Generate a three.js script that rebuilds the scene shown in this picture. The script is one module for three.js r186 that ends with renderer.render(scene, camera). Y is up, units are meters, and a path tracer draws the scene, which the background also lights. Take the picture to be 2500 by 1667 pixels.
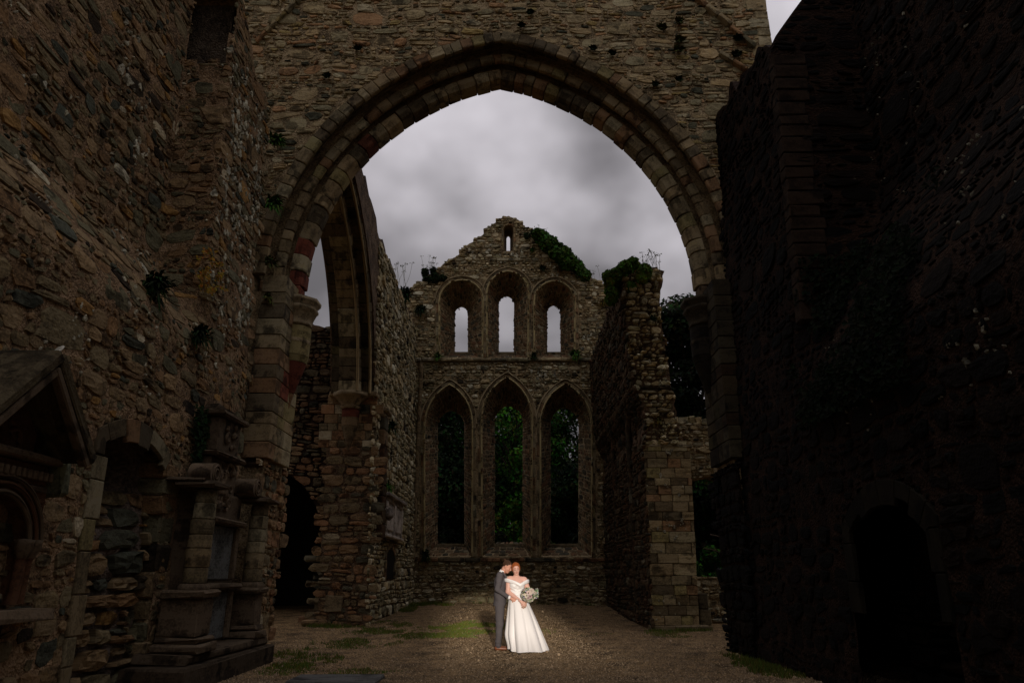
import * as THREE from 'three';
import { mergeGeometries } from 'three/addons/utils/BufferGeometryUtils.js';

// ---------------------------------------------------------------- camera, sky, sun, exposure
const scene = new THREE.Scene();
const camera = new THREE.PerspectiveCamera(53.13, 1024 / 682, 0.1, 900);
camera.position.set(0, 1.48, 0);
camera.rotation.x = THREE.MathUtils.degToRad(18.87);
scene.add(camera);
const renderer = new THREE.WebGLRenderer();
renderer.toneMapping = THREE.LinearToneMapping;
renderer.toneMappingExposure = 1.28;
renderer.shadowMap.enabled = true;

const SKY_LOW = 0.125, SKY_HIGH = 0.95;
const SUN_AZ = 5 * Math.PI / 180, SUN_EL = 8 * Math.PI / 180;   // behind the camera and to its right, low
const sun = new THREE.DirectionalLight(new THREE.Color(1, 0.9, 0.8), 2.75);
sun.position.set(Math.sin(SUN_AZ) * Math.cos(SUN_EL), Math.sin(SUN_EL), Math.cos(SUN_AZ) * Math.cos(SUN_EL)).multiplyScalar(60).add(new THREE.Vector3(0, 1, -15.6));
sun.target.position.set(0, 1, -15.6);
sun.castShadow = true;
sun.shadow.mapSize.set(4096, 4096);
sun.shadow.radius = 3;
Object.assign(sun.shadow.camera, { left: -30, right: 30, top: 40, bottom: -20, near: 1, far: 160 });
scene.add(sun, sun.target);

// ---------------------------------------------------------------- random numbers and noise
function rngOf(seed) { let s = seed | 0; return () => { s = (s + 0x6d2b79f5) | 0; let t = Math.imul(s ^ (s >>> 15), 1 | s); t = (t + Math.imul(t ^ (t >>> 7), 61 | t)) ^ t; return ((t ^ (t >>> 14)) >>> 0) / 4294967296; }; }
const hash3 = (x, y, z) => { let h = Math.imul(x, 374761393) ^ Math.imul(y, 668265263) ^ Math.imul(z, 2147483647 ^ 961748927); h = Math.imul(h ^ (h >>> 13), 1274126177); return ((h ^ (h >>> 16)) >>> 0) / 4294967296; };
const fade = (t) => t * t * (3 - 2 * t), lerp = (a, b, t) => a + (b - a) * t, clamp = (x, a = 0, b = 1) => Math.min(b, Math.max(a, x));
const sstep = (a, b, x) => fade(clamp((x - a) / (b - a)));
function noise3(x, y, z, px = 0, py = 0) {   // value noise, optionally repeating with periods px, py
  const xi = Math.floor(x), yi = Math.floor(y), zi = Math.floor(z), u = fade(x - xi), v = fade(y - yi), w = fade(z - zi);
  const m = (a, p) => (p ? ((a % p) + p) % p : a);
  const X0 = m(xi, px), X1 = m(xi + 1, px), Y0 = m(yi, py), Y1 = m(yi + 1, py);
  return lerp(lerp(lerp(hash3(X0, Y0, zi), hash3(X1, Y0, zi), u), lerp(hash3(X0, Y1, zi), hash3(X1, Y1, zi), u), v),
    lerp(lerp(hash3(X0, Y0, zi + 1), hash3(X1, Y0, zi + 1), u), lerp(hash3(X0, Y1, zi + 1), hash3(X1, Y1, zi + 1), u), v), w);
}
const fbm = (x, y, z, n = 5) => { let s = 0, a = 0.5, t = 0; for (let i = 0; i < n; i++) { s += a * noise3(x, y, z); t += a; a *= 0.5; x *= 2.03; y *= 2.03; z *= 2.03; } return s / t; };
const V = (x, y, z) => new THREE.Vector3(x, y, z);

// overcast sky: brighter towards the zenith, broken by soft banks of cloud
{
  const W = 1024, H = 512, data = new Float32Array(W * H * 4);
  for (let j = 0; j < H; j++) {
    const el = ((j + 0.5) / H - 0.5) * Math.PI, y = Math.sin(el), c = Math.cos(el);
    for (let i = 0; i < W; i++) {
      const a = ((i + 0.5) / W - 0.5) * 2 * Math.PI, x = Math.cos(a) * c, z = Math.sin(a) * c;
      let L;
      if (y < 0) L = SKY_LOW * 0.5;
      else {
        const k = 2.3 / (y + 0.3), n = fbm(x * k + 4.1, z * k + 2.7, 1.5, 6), n2 = fbm(x * k * 2.6 + 9, z * k * 2.6, 5.5, 5);
        const cl = clamp(0.5 + (n - 0.5) * 2.9 + (n2 - 0.5) * 1.3, 0, 1.15);
        const base = lerp(SKY_LOW, SKY_HIGH, 0.15 * y + 0.85 * Math.pow(y, 2.6)) + 0.1 * Math.exp(-el * 9);
        L = base * lerp(0.46, 1.5, cl);
      }
      const o = (j * W + i) * 4;
      data[o] = L * 1.0; data[o + 1] = L * 0.95; data[o + 2] = L * 1.02; data[o + 3] = 1;
    }
  }
  const t = new THREE.DataTexture(data, W, H, THREE.RGBAFormat, THREE.FloatType);
  t.mapping = THREE.EquirectangularReflectionMapping; t.magFilter = THREE.LinearFilter; t.needsUpdate = true;
  scene.background = t; scene.environment = t;
}

// ---------------------------------------------------------------- textures and materials
function tex(N, rep, f, srgb = true) {   // f(u, v) in 0..1, periodic
  const d = new Uint8Array(N * N * 4);
  for (let j = 0; j < N; j++) for (let i = 0; i < N; i++) {
    const c = f(i / N, j / N), o = (j * N + i) * 4;
    if (typeof c === 'number') d[o] = d[o + 1] = d[o + 2] = clamp(c) * 255; else for (let k = 0; k < 3; k++) d[o + k] = clamp(c[k]) * 255;
    d[o + 3] = 255;
  }
  const t = new THREE.DataTexture(d, N, N); t.wrapS = t.wrapT = THREE.RepeatWrapping; t.magFilter = THREE.LinearFilter; t.minFilter = THREE.LinearMipmapLinearFilter; t.generateMipmaps = true;
  t.repeat.set(rep, rep); if (srgb) t.colorSpace = THREE.SRGBColorSpace; t.needsUpdate = true; return t;
}
const pf = (u, v, p, z, n = 5, q = p) => { let s = 0, a = 0.5, t = 0; for (let i = 0; i < n; i++) { s += a * noise3(u * p, v * q, z + i * 7, p, q); t += a; a *= 0.55; p *= 2; q *= 2; } return s / t; };
const lichen = (u, v) => sstep(0.63, 0.7, pf(u, v, 9, 3, 4)) * sstep(0.4, 0.6, pf(u, v, 40, 9, 2));
const stoneMap = tex(1024, 0.5, (u, v) => {
  const a = pf(u, v, 7, 1), b = pf(u, v, 5, 12, 4, 24), c = pf(u, v, 90, 31, 2), L = lichen(u, v), dark = sstep(0.6, 0.72, pf(u, v, 6, 55, 4));
  const k = 0.56 + 0.42 * (a - 0.5) + 0.4 * (b - 0.5) + 0.35 * (c - 0.5);
  const base = [k * 1.02, k, k * 0.97].map((x) => Math.pow(clamp(x * (1 - 0.45 * dark) * 1.62), 0.75));
  return [lerp(base[0], 1, L * 0.8), lerp(base[1], 0.99, L * 0.8), lerp(base[2], 0.94, L * 0.8)];
});
const stoneBump = tex(1024, 0.5, (u, v) => 0.45 * pf(u, v, 8, 2, 6) + 0.35 * pf(u, v, 4, 17, 5, 26) + 0.2 * pf(u, v, 64, 5, 3), false);
const mortarMap = tex(512, 0.6, (u, v) => { const k = 0.84 + 0.8 * (pf(u, v, 6, 4) - 0.5) + 0.6 * (pf(u, v, 60, 8, 2) - 0.5), L = lichen(v, u) * 0.6; return [lerp(k, 1, L), lerp(k * 0.98, 1, L), lerp(k * 0.95, 0.95, L)]; });
const mortarBump = tex(512, 0.6, (u, v) => 0.6 * pf(u, v, 10, 3, 5) + 0.4 * pf(u, v, 70, 6, 2), false);
const gravelMap = tex(1024, 0.55, (u, v) => { const g = pf(u, v, 120, 2, 2), h = pf(u, v, 55, 4, 2), b = pf(u, v, 4, 7, 4), s = sstep(0.72, 0.78, pf(u, v, 110, 14, 1)); const k = 0.6 + 0.8 * (g - 0.5) + 0.45 * (h - 0.5) + 0.7 * (b - 0.5) + 0.2 * s; return [k * 1.04, k, k * 0.93]; });
const gravelBump = tex(1024, 0.55, (u, v) => 0.6 * pf(u, v, 90, 2, 2) + 0.4 * pf(u, v, 40, 4, 2), false);
const std = (o) => new THREE.MeshPhysicalMaterial({ roughness: 0.92, metalness: 0, specularIntensity: 0.2, ...o });
const rgb = (r, g, b) => new THREE.Color().setRGB(r, g, b);
const M = {
  stone: std({ color: rgb(0.97, 0.96, 0.78), vertexColors: true, map: stoneMap, bumpMap: stoneBump, bumpScale: 0.045, roughness: 0.9 }),
  ashlar: std({ color: rgb(0.97, 0.96, 0.8), vertexColors: true, map: stoneMap, bumpMap: stoneBump, bumpScale: 0.008, roughness: 0.88 }),
  mortarRed: std({ color: rgb(0.255, 0.172, 0.1), map: mortarMap, bumpMap: mortarBump, bumpScale: 0.06 }),
  mortar: std({ color: rgb(0.36, 0.28, 0.165), map: mortarMap, bumpMap: mortarBump, bumpScale: 0.06 }),
  mortarMid: std({ color: rgb(0.16, 0.11, 0.07), map: mortarMap, bumpMap: mortarBump, bumpScale: 0.06 }),
  mortarDark: std({ color: rgb(0.024, 0.0125, 0.007), map: mortarMap, bumpMap: mortarBump, bumpScale: 0.06 }),  // near-black mortar: shade on the right nave wall painted into its colour
  core: std({ color: rgb(0.14, 0.11, 0.09), map: mortarMap, bumpMap: mortarBump, bumpScale: 0.06 }),
  gravel: std({ color: rgb(0.4, 0.28, 0.155), map: gravelMap, bumpMap: gravelBump, bumpScale: 0.02 }),
  leaf: std({ vertexColors: true, roughness: 0.95, side: THREE.DoubleSide }),
  bark: std({ color: rgb(0.1, 0.075, 0.055), map: mortarMap, bumpMap: stoneBump, bumpScale: 0.03 }),
  slate: std({ color: rgb(0.1, 0.1, 0.095), map: stoneMap, bumpMap: stoneBump, bumpScale: 0.006, roughness: 0.75 }),
  carved: std({ color: rgb(0.115, 0.085, 0.055), map: stoneMap, bumpMap: stoneBump, bumpScale: 0.012 }),
  redcarved: std({ color: rgb(0.1, 0.05, 0.026), map: stoneMap, bumpMap: stoneBump, bumpScale: 0.012 }),
  marble: std({ color: rgb(0.58, 0.52, 0.46), map: mortarMap, roughness: 0.6 }),
};
const PAL = {
  tower: [[0.42, 0.33, 0.22, 5], [0.36, 0.3, 0.205, 4], [0.28, 0.25, 0.18, 3], [0.4, 0.245, 0.15, 3], [0.42, 0.37, 0.28, 2], [0.1, 0.105, 0.085, 1.4], [0.36, 0.28, 0.14, 1]],
  left: [[0.24, 0.17, 0.11, 5], [0.19, 0.15, 0.1, 4], [0.135, 0.125, 0.09, 3], [0.225, 0.14, 0.085, 3], [0.075, 0.08, 0.07, 1.1], [0.3, 0.175, 0.075, 0.6], [0.5, 0.45, 0.38, 0.3], [0.04, 0.03, 0.022, 0.6]],  // darkest tone paints the shade of holes and missing stones
  gable: [[0.45, 0.37, 0.26, 5], [0.36, 0.32, 0.225, 4], [0.56, 0.5, 0.4, 3], [0.25, 0.225, 0.175, 3], [0.66, 0.63, 0.56, 0.9], [0.05, 0.042, 0.034, 0.7]],  // last, near-black tone stands for shaded gaps in the masonry
  shade: [[0.26, 0.175, 0.115, 4], [0.19, 0.15, 0.105, 3], [0.29, 0.165, 0.105, 3], [0.11, 0.1, 0.08, 2], [0.42, 0.37, 0.3, 0.5]],
  dark: [[0.006, 0.004, 0.003, 4], [0.004, 0.0035, 0.003, 4], [0.01, 0.006, 0.004, 2], [0.003, 0.003, 0.0026, 2]],  // shaded stone tones: darkness of the right side is put into the colour
  ashlar: [[0.27, 0.21, 0.14, 4], [0.22, 0.18, 0.125, 4], [0.31, 0.265, 0.19, 2.5], [0.24, 0.15, 0.095, 2], [0.125, 0.1, 0.072, 2.5], [0.25, 0.215, 0.12, 1]],
};
function pick(name, r, amount = 0.16) {
  const P = PAL[name]; let t = 0; for (const p of P) t += p[3];
  let x = r() * t, c = P[0]; for (const p of P) { if ((x -= p[3]) < 0) { c = p; break; } }
  const k = 1 + (r() - 0.5) * 2 * amount, w = (r() - 0.5) * 0.08;
  return [c[0] * k * (1 + w), c[1] * k, c[2] * k * (1 - w)];
}
const RED = [0.15, 0.047, 0.034];

// ---------------------------------------------------------------- object helpers
const used = {};
function numbered(n) { used[n] = (used[n] ?? -1) + 1; return used[n] ? n + '_' + String(used[n]).padStart(3, '0') : n; }
function tag(o, label, category, group) { o.userData.label = label; o.userData.category = category; if (group) o.userData.group = group; return o; }
function thing(name, label, category, pos = [0, 0, 0], group) {
  const o = new THREE.Group(); o.name = numbered(name); o.position.set(...pos); scene.add(o); return tag(o, label, category, group);
}
const shade = (m) => { m.castShadow = m.receiveShadow = true; return m; };
// a part whose geometry is given in world coordinates
function part(t, name, geo, mat, o = {}) {
  let root = t; const off = V(0, 0, 0); while (root && root !== scene) { off.add(root.position); root = root.parent; }
  geo.translate(-off.x, -off.y, -off.z);
  const m = shade(new THREE.Mesh(geo, mat)); m.name = name; t.add(m);
  if (o.kind) m.userData.kind = o.kind; if (o.label) m.userData.label = o.label;
  return m;
}
function structure(name, geo, mat) { const m = shade(new THREE.Mesh(geo, mat)); m.name = name; m.userData.kind = 'structure'; scene.add(m); return m; }

class Bag {   // collects indexed triangles with uv and colour
  constructor() { this.p = []; this.uv = []; this.c = []; this.i = []; }
  v(p, u, v, c) { this.p.push(p.x, p.y, p.z); this.uv.push(u, v); this.c.push(c[0], c[1], c[2]); return this.p.length / 3 - 1; }
  geo(flat) {
    const g = new THREE.BufferGeometry();
    g.setAttribute('position', new THREE.Float32BufferAttribute(this.p, 3)); g.setAttribute('uv', new THREE.Float32BufferAttribute(this.uv, 2)); g.setAttribute('color', new THREE.Float32BufferAttribute(this.c, 3));
    g.setIndex(this.i);
    const h = flat ? g.toNonIndexed() : g; h.computeVertexNormals(); return h;
  }
}
function paint(g, c) { const n = g.attributes.position.count, a = new Float32Array(n * 3); for (let i = 0; i < n; i++) a.set(c, i * 3); g.setAttribute('color', new THREE.BufferAttribute(a, 3)); return g; }
function boxUV(g0, s = 1, ou = 0, ov = 0) {   // metres, projected along each face's main axis
  const g = g0.index ? g0.toNonIndexed() : g0, p = g.attributes.position, uv = new Float32Array(p.count * 2), a = V(), b = V(), c = V();
  for (let i = 0; i < p.count; i += 3) {
    a.fromBufferAttribute(p, i); b.fromBufferAttribute(p, i + 1); c.fromBufferAttribute(p, i + 2);
    const n = b.clone().sub(a).cross(c.clone().sub(a)), X = Math.abs(n.x), Y = Math.abs(n.y), Z = Math.abs(n.z);
    [a, b, c].forEach((q, k) => { const [u, v] = X >= Y && X >= Z ? [q.z, q.y] : Y >= Z ? [q.x, q.z] : [q.x, q.y]; uv[(i + k) * 2] = u * s + ou; uv[(i + k) * 2 + 1] = v * s + ov; });
  }
  g.setAttribute('uv', new THREE.BufferAttribute(uv, 2)); return g;
}
// a box with chamfered edges, flat shaded; corners may be nudged for wear
function block(x0, x1, y0, y1, z0, z1, b = 0.015, r = null, wear = 0) {
  const lo = [x0, y0, z0], hi = [x1, y1, z1], vs = {}, j = () => (r ? (r() - 0.5) * 2 * wear : 0);
  const P = (s, axis) => { const k = s.join() + axis; return vs[k] ?? (vs[k] = s.map((q, d) => (q < 0 ? lo[d] + (d === axis ? 0 : b) : hi[d] - (d === axis ? 0 : b)) + j())); };
  const out = [], tri = (a, c, d) => out.push(...a, ...c, ...d), mid = [(x0 + x1) / 2, (y0 + y1) / 2, (z0 + z1) / 2];
  const face = (...q) => {
    const n = V(...q[1]).sub(V(...q[0])).cross(V(...q[2]).sub(V(...q[0]))), c = V(...q[0]).sub(V(...mid));
    if (n.dot(c) < 0) q.reverse();
    for (let i = 1; i + 1 < q.length; i++) tri(q[0], q[i], q[i + 1]);
  };
  for (let a = 0; a < 3; a++) {
    const e = (a + 1) % 3, f = (a + 2) % 3, S = (x, y, z) => { const s = []; s[a] = x; s[e] = y; s[f] = z; return s; };
    for (const q of [-1, 1]) face(P(S(q, -1, -1), a), P(S(q, 1, -1), a), P(S(q, 1, 1), a), P(S(q, -1, 1), a));
    for (const q of [-1, 1]) for (const w of [-1, 1]) face(P(S(-1, q, w), e), P(S(1, q, w), e), P(S(1, q, w), f), P(S(-1, q, w), f));
  }
  for (const x of [-1, 1]) for (const y of [-1, 1]) for (const z of [-1, 1]) face(P([x, y, z], 0), P([x, y, z], 1), P([x, y, z], 2));
  const g = new THREE.BufferGeometry(); g.setAttribute('position', new THREE.Float32BufferAttribute(out, 3));
  boxUV(g, 1, (x0 * 7.3) % 1, (y0 * 3.7) % 1); g.computeVertexNormals(); return g;
}
const lathe = (pts, x, y, z, seg = 12, arc0 = 0, arc = Math.PI * 2) => { const g = new THREE.LatheGeometry(pts.map(([r, h]) => new THREE.Vector2(r, h)), seg, arc0, arc); g.translate(x, y, z); return g; };
const tube = (pts, r, seg = 24, rs = 6, closed = false) => new THREE.TubeGeometry(new THREE.CatmullRomCurve3(pts.map((p) => V(...p)), closed), seg, r, rs, closed);

// ---------------------------------------------------------------- masonry
// one stone: an outline on the wall pushed out by dep, rounded at its edges. map(u, v, d) gives the point d in front of the wall
function stone(bag, poly, dep, map, col, r, flat = false) {
  const n = poly.length; let cu = 0, cv = 0; for (const q of poly) { cu += q[0] / n; cv += q[1] / n; }
  const ou = r() * 3, ov = r() * 3, o = map(cu, cv, 0), e = 0.01, ds = map(cu, cv, 0.05).sub(o);
  const flip = map(cu + e, cv, 0).sub(o).cross(map(cu, cv + e, 0).sub(o)).dot(ds) < 0;
  const tk = flat ? 0.15 : 0.7, tx = (r() - 0.5) * dep * tk, ty = (r() - 0.5) * dep * tk; let big = 0.05; for (const q of poly) big = Math.max(big, Math.hypot(q[0] - cu, q[1] - cv));
  const ring = (s, d, jit) => poly.map(([a, b]) => { const u = cu + (a - cu) * s, v = cv + (b - cv) * s, dd = d + (tx * (u - cu) + ty * (v - cv)) / big * s + (r() - 0.5) * jit * dep; return bag.v(map(u, v, dd), u + ou, v + ov, col); });
  const R = flat ? [ring(1, -0.03, 0), ring(1, dep - 0.012, 0), ring(1 - 0.013 / big, dep, 0)] : n > 7 ? [ring(1, -0.015, 0), ring(0.95, dep * 0.8, 0.35), ring(0.62, dep, 0.6)] : [ring(1, -0.015, 0), ring(0.86, dep * 0.9, 0.5)];
  const T = (a, b, c) => (flip ? bag.i.push(a, c, b) : bag.i.push(a, b, c));
  for (let k = 0; k + 1 < R.length; k++) for (let i = 0; i < n; i++) { const j = (i + 1) % n; T(R[k][i], R[k][j], R[k + 1][j]); T(R[k][i], R[k + 1][j], R[k + 1][i]); }
  const L = R[R.length - 1], c = bag.v(map(cu, cv, dep * (flat ? 1 : 0.95 + r() * 0.2)), cu + ou, cv + ov, col);
  for (let i = 0; i < n; i++) T(L[i], L[(i + 1) % n], c);
}
const inPoly = (P, x, y) => { let c = false; for (let i = 0, j = P.length - 1; i < P.length; j = i++) if ((P[i][1] > y) !== (P[j][1] > y) && x < ((P[j][0] - P[i][0]) * (y - P[i][1])) / (P[j][1] - P[i][1]) + P[i][0]) c = !c; return c; };
// rough courses of rubble between u0..u1 and v0..v1; blocked(u, v) keeps openings free
function rubble(o) {
  const { u0, u1, v0, v1, h = [0.1, 0.3], asp = [1, 3], gap = 0.025, exp = 3.2, jit = 0.13, dep = [0.02, 0.06], pal, r, blocked = () => false, thin = 0.3, pins = 0.1, wav = 0.07, dark = () => 1, flat = false } = o;
  const out = []; let blockedNow = blocked;
  const quad = (q, hgt) => {
    const n = flat ? 8 : hgt > 0.3 ? 11 : hgt > 0.13 ? 9 : 7, poly = [], a0 = r() * 6.28;
    for (let k = 0; k < n; k++) {
      let x, y;
      if (flat) [x, y] = [[-1, -0.9], [-0.94, -1], [0.94, -1], [1, -0.9], [1, 0.9], [0.94, 1], [-0.94, 1], [-1, 0.9]][k];
      else { const a = a0 + (k / n) * 6.2832, c = Math.cos(a), s = Math.sin(a), m = Math.pow(Math.abs(c) ** exp + Math.abs(s) ** exp, -1 / exp) * (1 + (r() - 0.5) * 0.3); x = clamp(c * m, -1, 1); y = clamp(s * m, -1, 1); }
      const s = (x + 1) / 2, t = (y + 1) / 2;
      poly.push([lerp(lerp(q[0][0], q[1][0], s), lerp(q[3][0], q[2][0], s), t), lerp(lerp(q[0][1], q[1][1], s), lerp(q[3][1], q[2][1], s), t)]);
    }
    let cu = 0, cv = 0; for (const p of poly) { cu += p[0] / n; cv += p[1] / n; }
    if (blockedNow(cu, cv)) return;
    for (const p of poly) { let g = 0; while (blockedNow(p[0], p[1]) && g++ < 6) { p[0] = lerp(p[0], cu, 0.25); p[1] = lerp(p[1], cv, 0.25); } }
    let A = 0; for (let i = 0; i < n; i++) { const a = poly[i], b = poly[(i + 1) % n]; A += (a[0] * b[1] - b[0] * a[1]) / 2; }
    if (Math.abs(A) < 0.0012) return;
    if (A < 0) poly.reverse();
    const k = dark(cu, cv), col = pick(pal, r).map((x) => x * k);
    out.push({ poly, dep: lerp(dep[0], dep[1], r()), col, u: cu, v: cv, A: Math.abs(A), flat });
  };
  const bigs = [], free = blocked;
  if (o.big) for (let i = 0; i < o.big[0]; i++) {
    const w = lerp(o.big[1], o.big[2], r() * r()), hh = w * lerp(0.36, 0.72, r()), cu = lerp(u0, u1, r()), cv = lerp(v0, v1, r()), t = (r() - 0.5) * 0.3;
    if (bigs.some((b) => Math.abs(b[0] - cu) < (b[2] + w) / 2 + 0.02 && Math.abs(b[1] - cv) < (b[3] + hh) / 2 + 0.02) || [[0, 0], [-1, -1], [1, -1], [1, 1], [-1, 1]].some(([x, y]) => free(cu + x * w * 0.5, cv + y * hh * 0.5))) continue;
    bigs.push([cu, cv, w, hh]); const J = () => (r() - 0.5) * 0.35;
    quad([[-1, -1], [1, -1], [1, 1], [-1, 1]].map(([x, y]) => { const X = (x + J()) * w / 2, Y = (y + J()) * hh / 2; return [cu + X - Y * t, cv + Y + X * t]; }), hh);
  }
  const near = new Map(); for (const b of bigs) for (let i = Math.floor(b[0] - b[2]); i <= b[0] + b[2]; i++) for (let j = Math.floor(b[1] - b[3]); j <= b[1] + b[3]; j++) { const k = i + ',' + j; near.has(k) || near.set(k, []); near.get(k).push(b); }
  const isBlocked = (u, v) => free(u, v) || (near.get(Math.floor(u) + ',' + Math.floor(v)) ?? []).some((b) => (Math.abs(u - b[0]) / (b[2] * 0.5 + gap)) ** 3 + (Math.abs(v - b[1]) / (b[3] * 0.5 + gap)) ** 3 < 1);
  blockedNow = isBlocked;
  const W = (u, v) => (noise3(u * 0.9, v * 1.3, 3.3) - 0.5) * 2 * wav + (noise3(u * 3.1, v * 2.3, 8.3) - 0.5) * wav * 0.8;
  for (let v = v0; v < v1;) {
    const H = lerp(h[0], h[1], Math.pow(r(), 1.3)), off = r() * 0.4;
    for (let u = u0 - off; u < u1;) {
      const w = H * lerp(asp[0], asp[1], r()), g = gap * (0.6 + r() * 0.9), J = () => (r() - 0.5) * 2 * jit * H;
      const cell = (a, b, c, d) => quad([[a + g / 2 + J(), c + g / 2 + W(a, c) + J() * 0.6], [b - g / 2 + J(), c + g / 2 + W(b, c) + J() * 0.6], [b - g / 2 + J(), d - g / 2 + W(b, d) + J() * 0.6], [a + g / 2 + J(), d - g / 2 + W(a, d) + J() * 0.6]], d - c);
      const q = r();
      if (q < thin && H > 0.15) { const s = v + H * (0.35 + 0.3 * r()); cell(u, u + w, v, s); if (r() < 0.5) cell(u, u + w, s, v + H); else { const m = u + w * (0.3 + 0.4 * r()); cell(u, m, s, v + H); cell(m, u + w, s, v + H); } }
      else if (q < thin + pins) { const m = u + w * (0.65 + 0.15 * r()), s = v + H * 0.5; cell(u, m, v, v + H); cell(m, u + w, v, s); cell(m, u + w, s, v + H); }
      else cell(u, u + w, v, v + H);
      u += w;
    }
    v += H;
  }
  return out;
}
const proj = new THREE.Matrix4();
camera.updateMatrixWorld(true); camera.aspect = 1024 / 682; camera.updateProjectionMatrix();
proj.multiplyMatrices(camera.projectionMatrix, camera.matrixWorldInverse.copy(camera.matrixWorld).invert());
// stones that show largest become parts of their own, the small rest one part of the wall
function lay(t, list, map, r, { limit = 300, name = 'stone', rest = 'small_stones', mat = M.stone } = {}) {
  for (const s of list) {
    const p = map(s.u, s.v, 0), d = p.distanceTo(camera.position), c = p.clone().applyMatrix4(proj);
    s.size = Math.abs(c.x) < 1.03 && Math.abs(c.y) < 1.03 && c.z < 1 && p.z < 0 ? s.A / (d * d) : 0;
  }
  const order = [...list].sort((a, b) => b.size - a.size), big = new Set(order.slice(0, limit).filter((s) => s.size * 1568 * 1568 > 28));
  const bag = new Bag();
  for (const s of list) {
    if (big.has(s)) { const b = new Bag(); stone(b, s.poly, s.dep, map, s.col, r, s.flat); part(t, name, b.geo(true), mat); }
    else stone(bag, s.poly, s.dep, map, s.col, r, s.flat);
  }
  if (bag.i.length) part(t, rest, bag.geo(true), mat, { kind: 'stuff' });
}
// pale crusts of lichen, thin irregular patches in clusters
function crusts(t, map, u0, u1, v0, v1, n, r, s0 = 0.02, s1 = 0.09, ok = () => true, d = 0.035, lum = 1) {
  const bag = new Bag();
  for (let i = 0; i < n;) {
    const cu = lerp(u0, u1, r()), cv = lerp(v0, v1, r()), m = 2 + Math.floor(r() * 9); i += m; if (!ok(cu, cv)) continue;
    for (let k = 0; k < m; k++) { const u = cu + (r() - 0.5) * 0.5, v = cv + (r() - 0.5) * 0.7, s = lerp(s0, s1, r() ** 3), c = (0.28 + 0.3 * r()) * lum, poly = []; for (let q = 0; q < 8; q++) { const a = q / 8 * 6.283, w = s * (0.5 + r() * 0.9); poly.push([u + Math.cos(a) * w * 0.8, v + Math.sin(a) * w * 1.2]); } if (poly.every(([x, y]) => ok(x, y))) stone(bag, poly, d, map, [c, c * 0.97, c * 0.9], r); }
  }
  if (bag.i.length) part(t, 'lichen_crust', bag.geo(true), M.stone, { kind: 'stuff' });
}
// pointed arch of two centres: half width a, rise h, offset outwards
const archR = (a, h) => (a * a + h * h) / (2 * a);
function archPts(cx, a, ys, h, n, off = 0) {
  const R = archR(a, h), e = R - a, th = Math.acos(e / (R + off)), P = [];
  for (let i = 0; i <= n; i++) { const t = (i / n) * th; P.push([cx + e - (R + off) * Math.cos(t), ys + (R + off) * Math.sin(t)]); }
  for (let i = n - 1; i >= 0; i--) P.push([2 * cx - P[i][0], P[i][1]]);
  return P;
}
const lancet = (xl, xr, xbl, xbr, yb, ys, ya, n = 8, off = 0) => [[xbl - off, yb], [lerp(xbl, xl, 0.5) - off, (yb + ys) / 2], ...archPts((xl + xr) / 2, (xr - xl) / 2, ys, ya - ys, n, off), [lerp(xbr, xr, 0.5) + off, (yb + ys) / 2], [xbr + off, yb]];
const XY = (z) => (x, y, d) => V(x, y, z + d);
// a flat wall with through openings, front at z = zf, back at zb; every hole has an inner and an outer outline of equal length
function wallBody(outline, holes, zf, zb, map = (x, y, z) => V(x, y, z)) {
  const bag = new Bag(), W = [1, 1, 1];
  const sheet = (hs, z, rev) => {
    const o = outline.map((p) => new THREE.Vector2(...p)), h = hs.map((q) => q.map((p) => new THREE.Vector2(...p)));
    if (THREE.ShapeUtils.isClockWise(o)) o.reverse(); h.forEach((q) => { if (!THREE.ShapeUtils.isClockWise(q)) q.reverse(); });
    const F = THREE.ShapeUtils.triangulateShape(o, h), all = [...o, ...h.flat()], b = all.map((p) => bag.v(map(p.x, p.y, z), p.x, p.y, W));
    for (const f of F) rev ? bag.i.push(b[f[0]], b[f[2]], b[f[1]]) : bag.i.push(b[f[0]], b[f[1]], b[f[2]]);
  };
  sheet(holes.map((h) => h.in), zf, false); sheet(holes.map((h) => h.out), zb, true);
  const strip = (A, B, za, zbk) => { for (let i = 0; i < A.length; i++) { const j = (i + 1) % A.length, L = Math.hypot(A[i][0] - A[j][0], A[i][1] - A[j][1]), k = [bag.v(map(A[i][0], A[i][1], za), 0, 0, W), bag.v(map(A[j][0], A[j][1], za), L, 0, W), bag.v(map(B[j][0], B[j][1], zbk), L, 1.2, W), bag.v(map(B[i][0], B[i][1], zbk), 0, 1.2, W)]; bag.i.push(k[0], k[1], k[2], k[0], k[2], k[3]); } };
  strip(outline, outline, zf, zb); for (const h of holes) strip(h.in, h.out, zf, zb);
  const g = bag.geo(true); g.deleteAttribute('color'); return boxUV(g);
}
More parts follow.
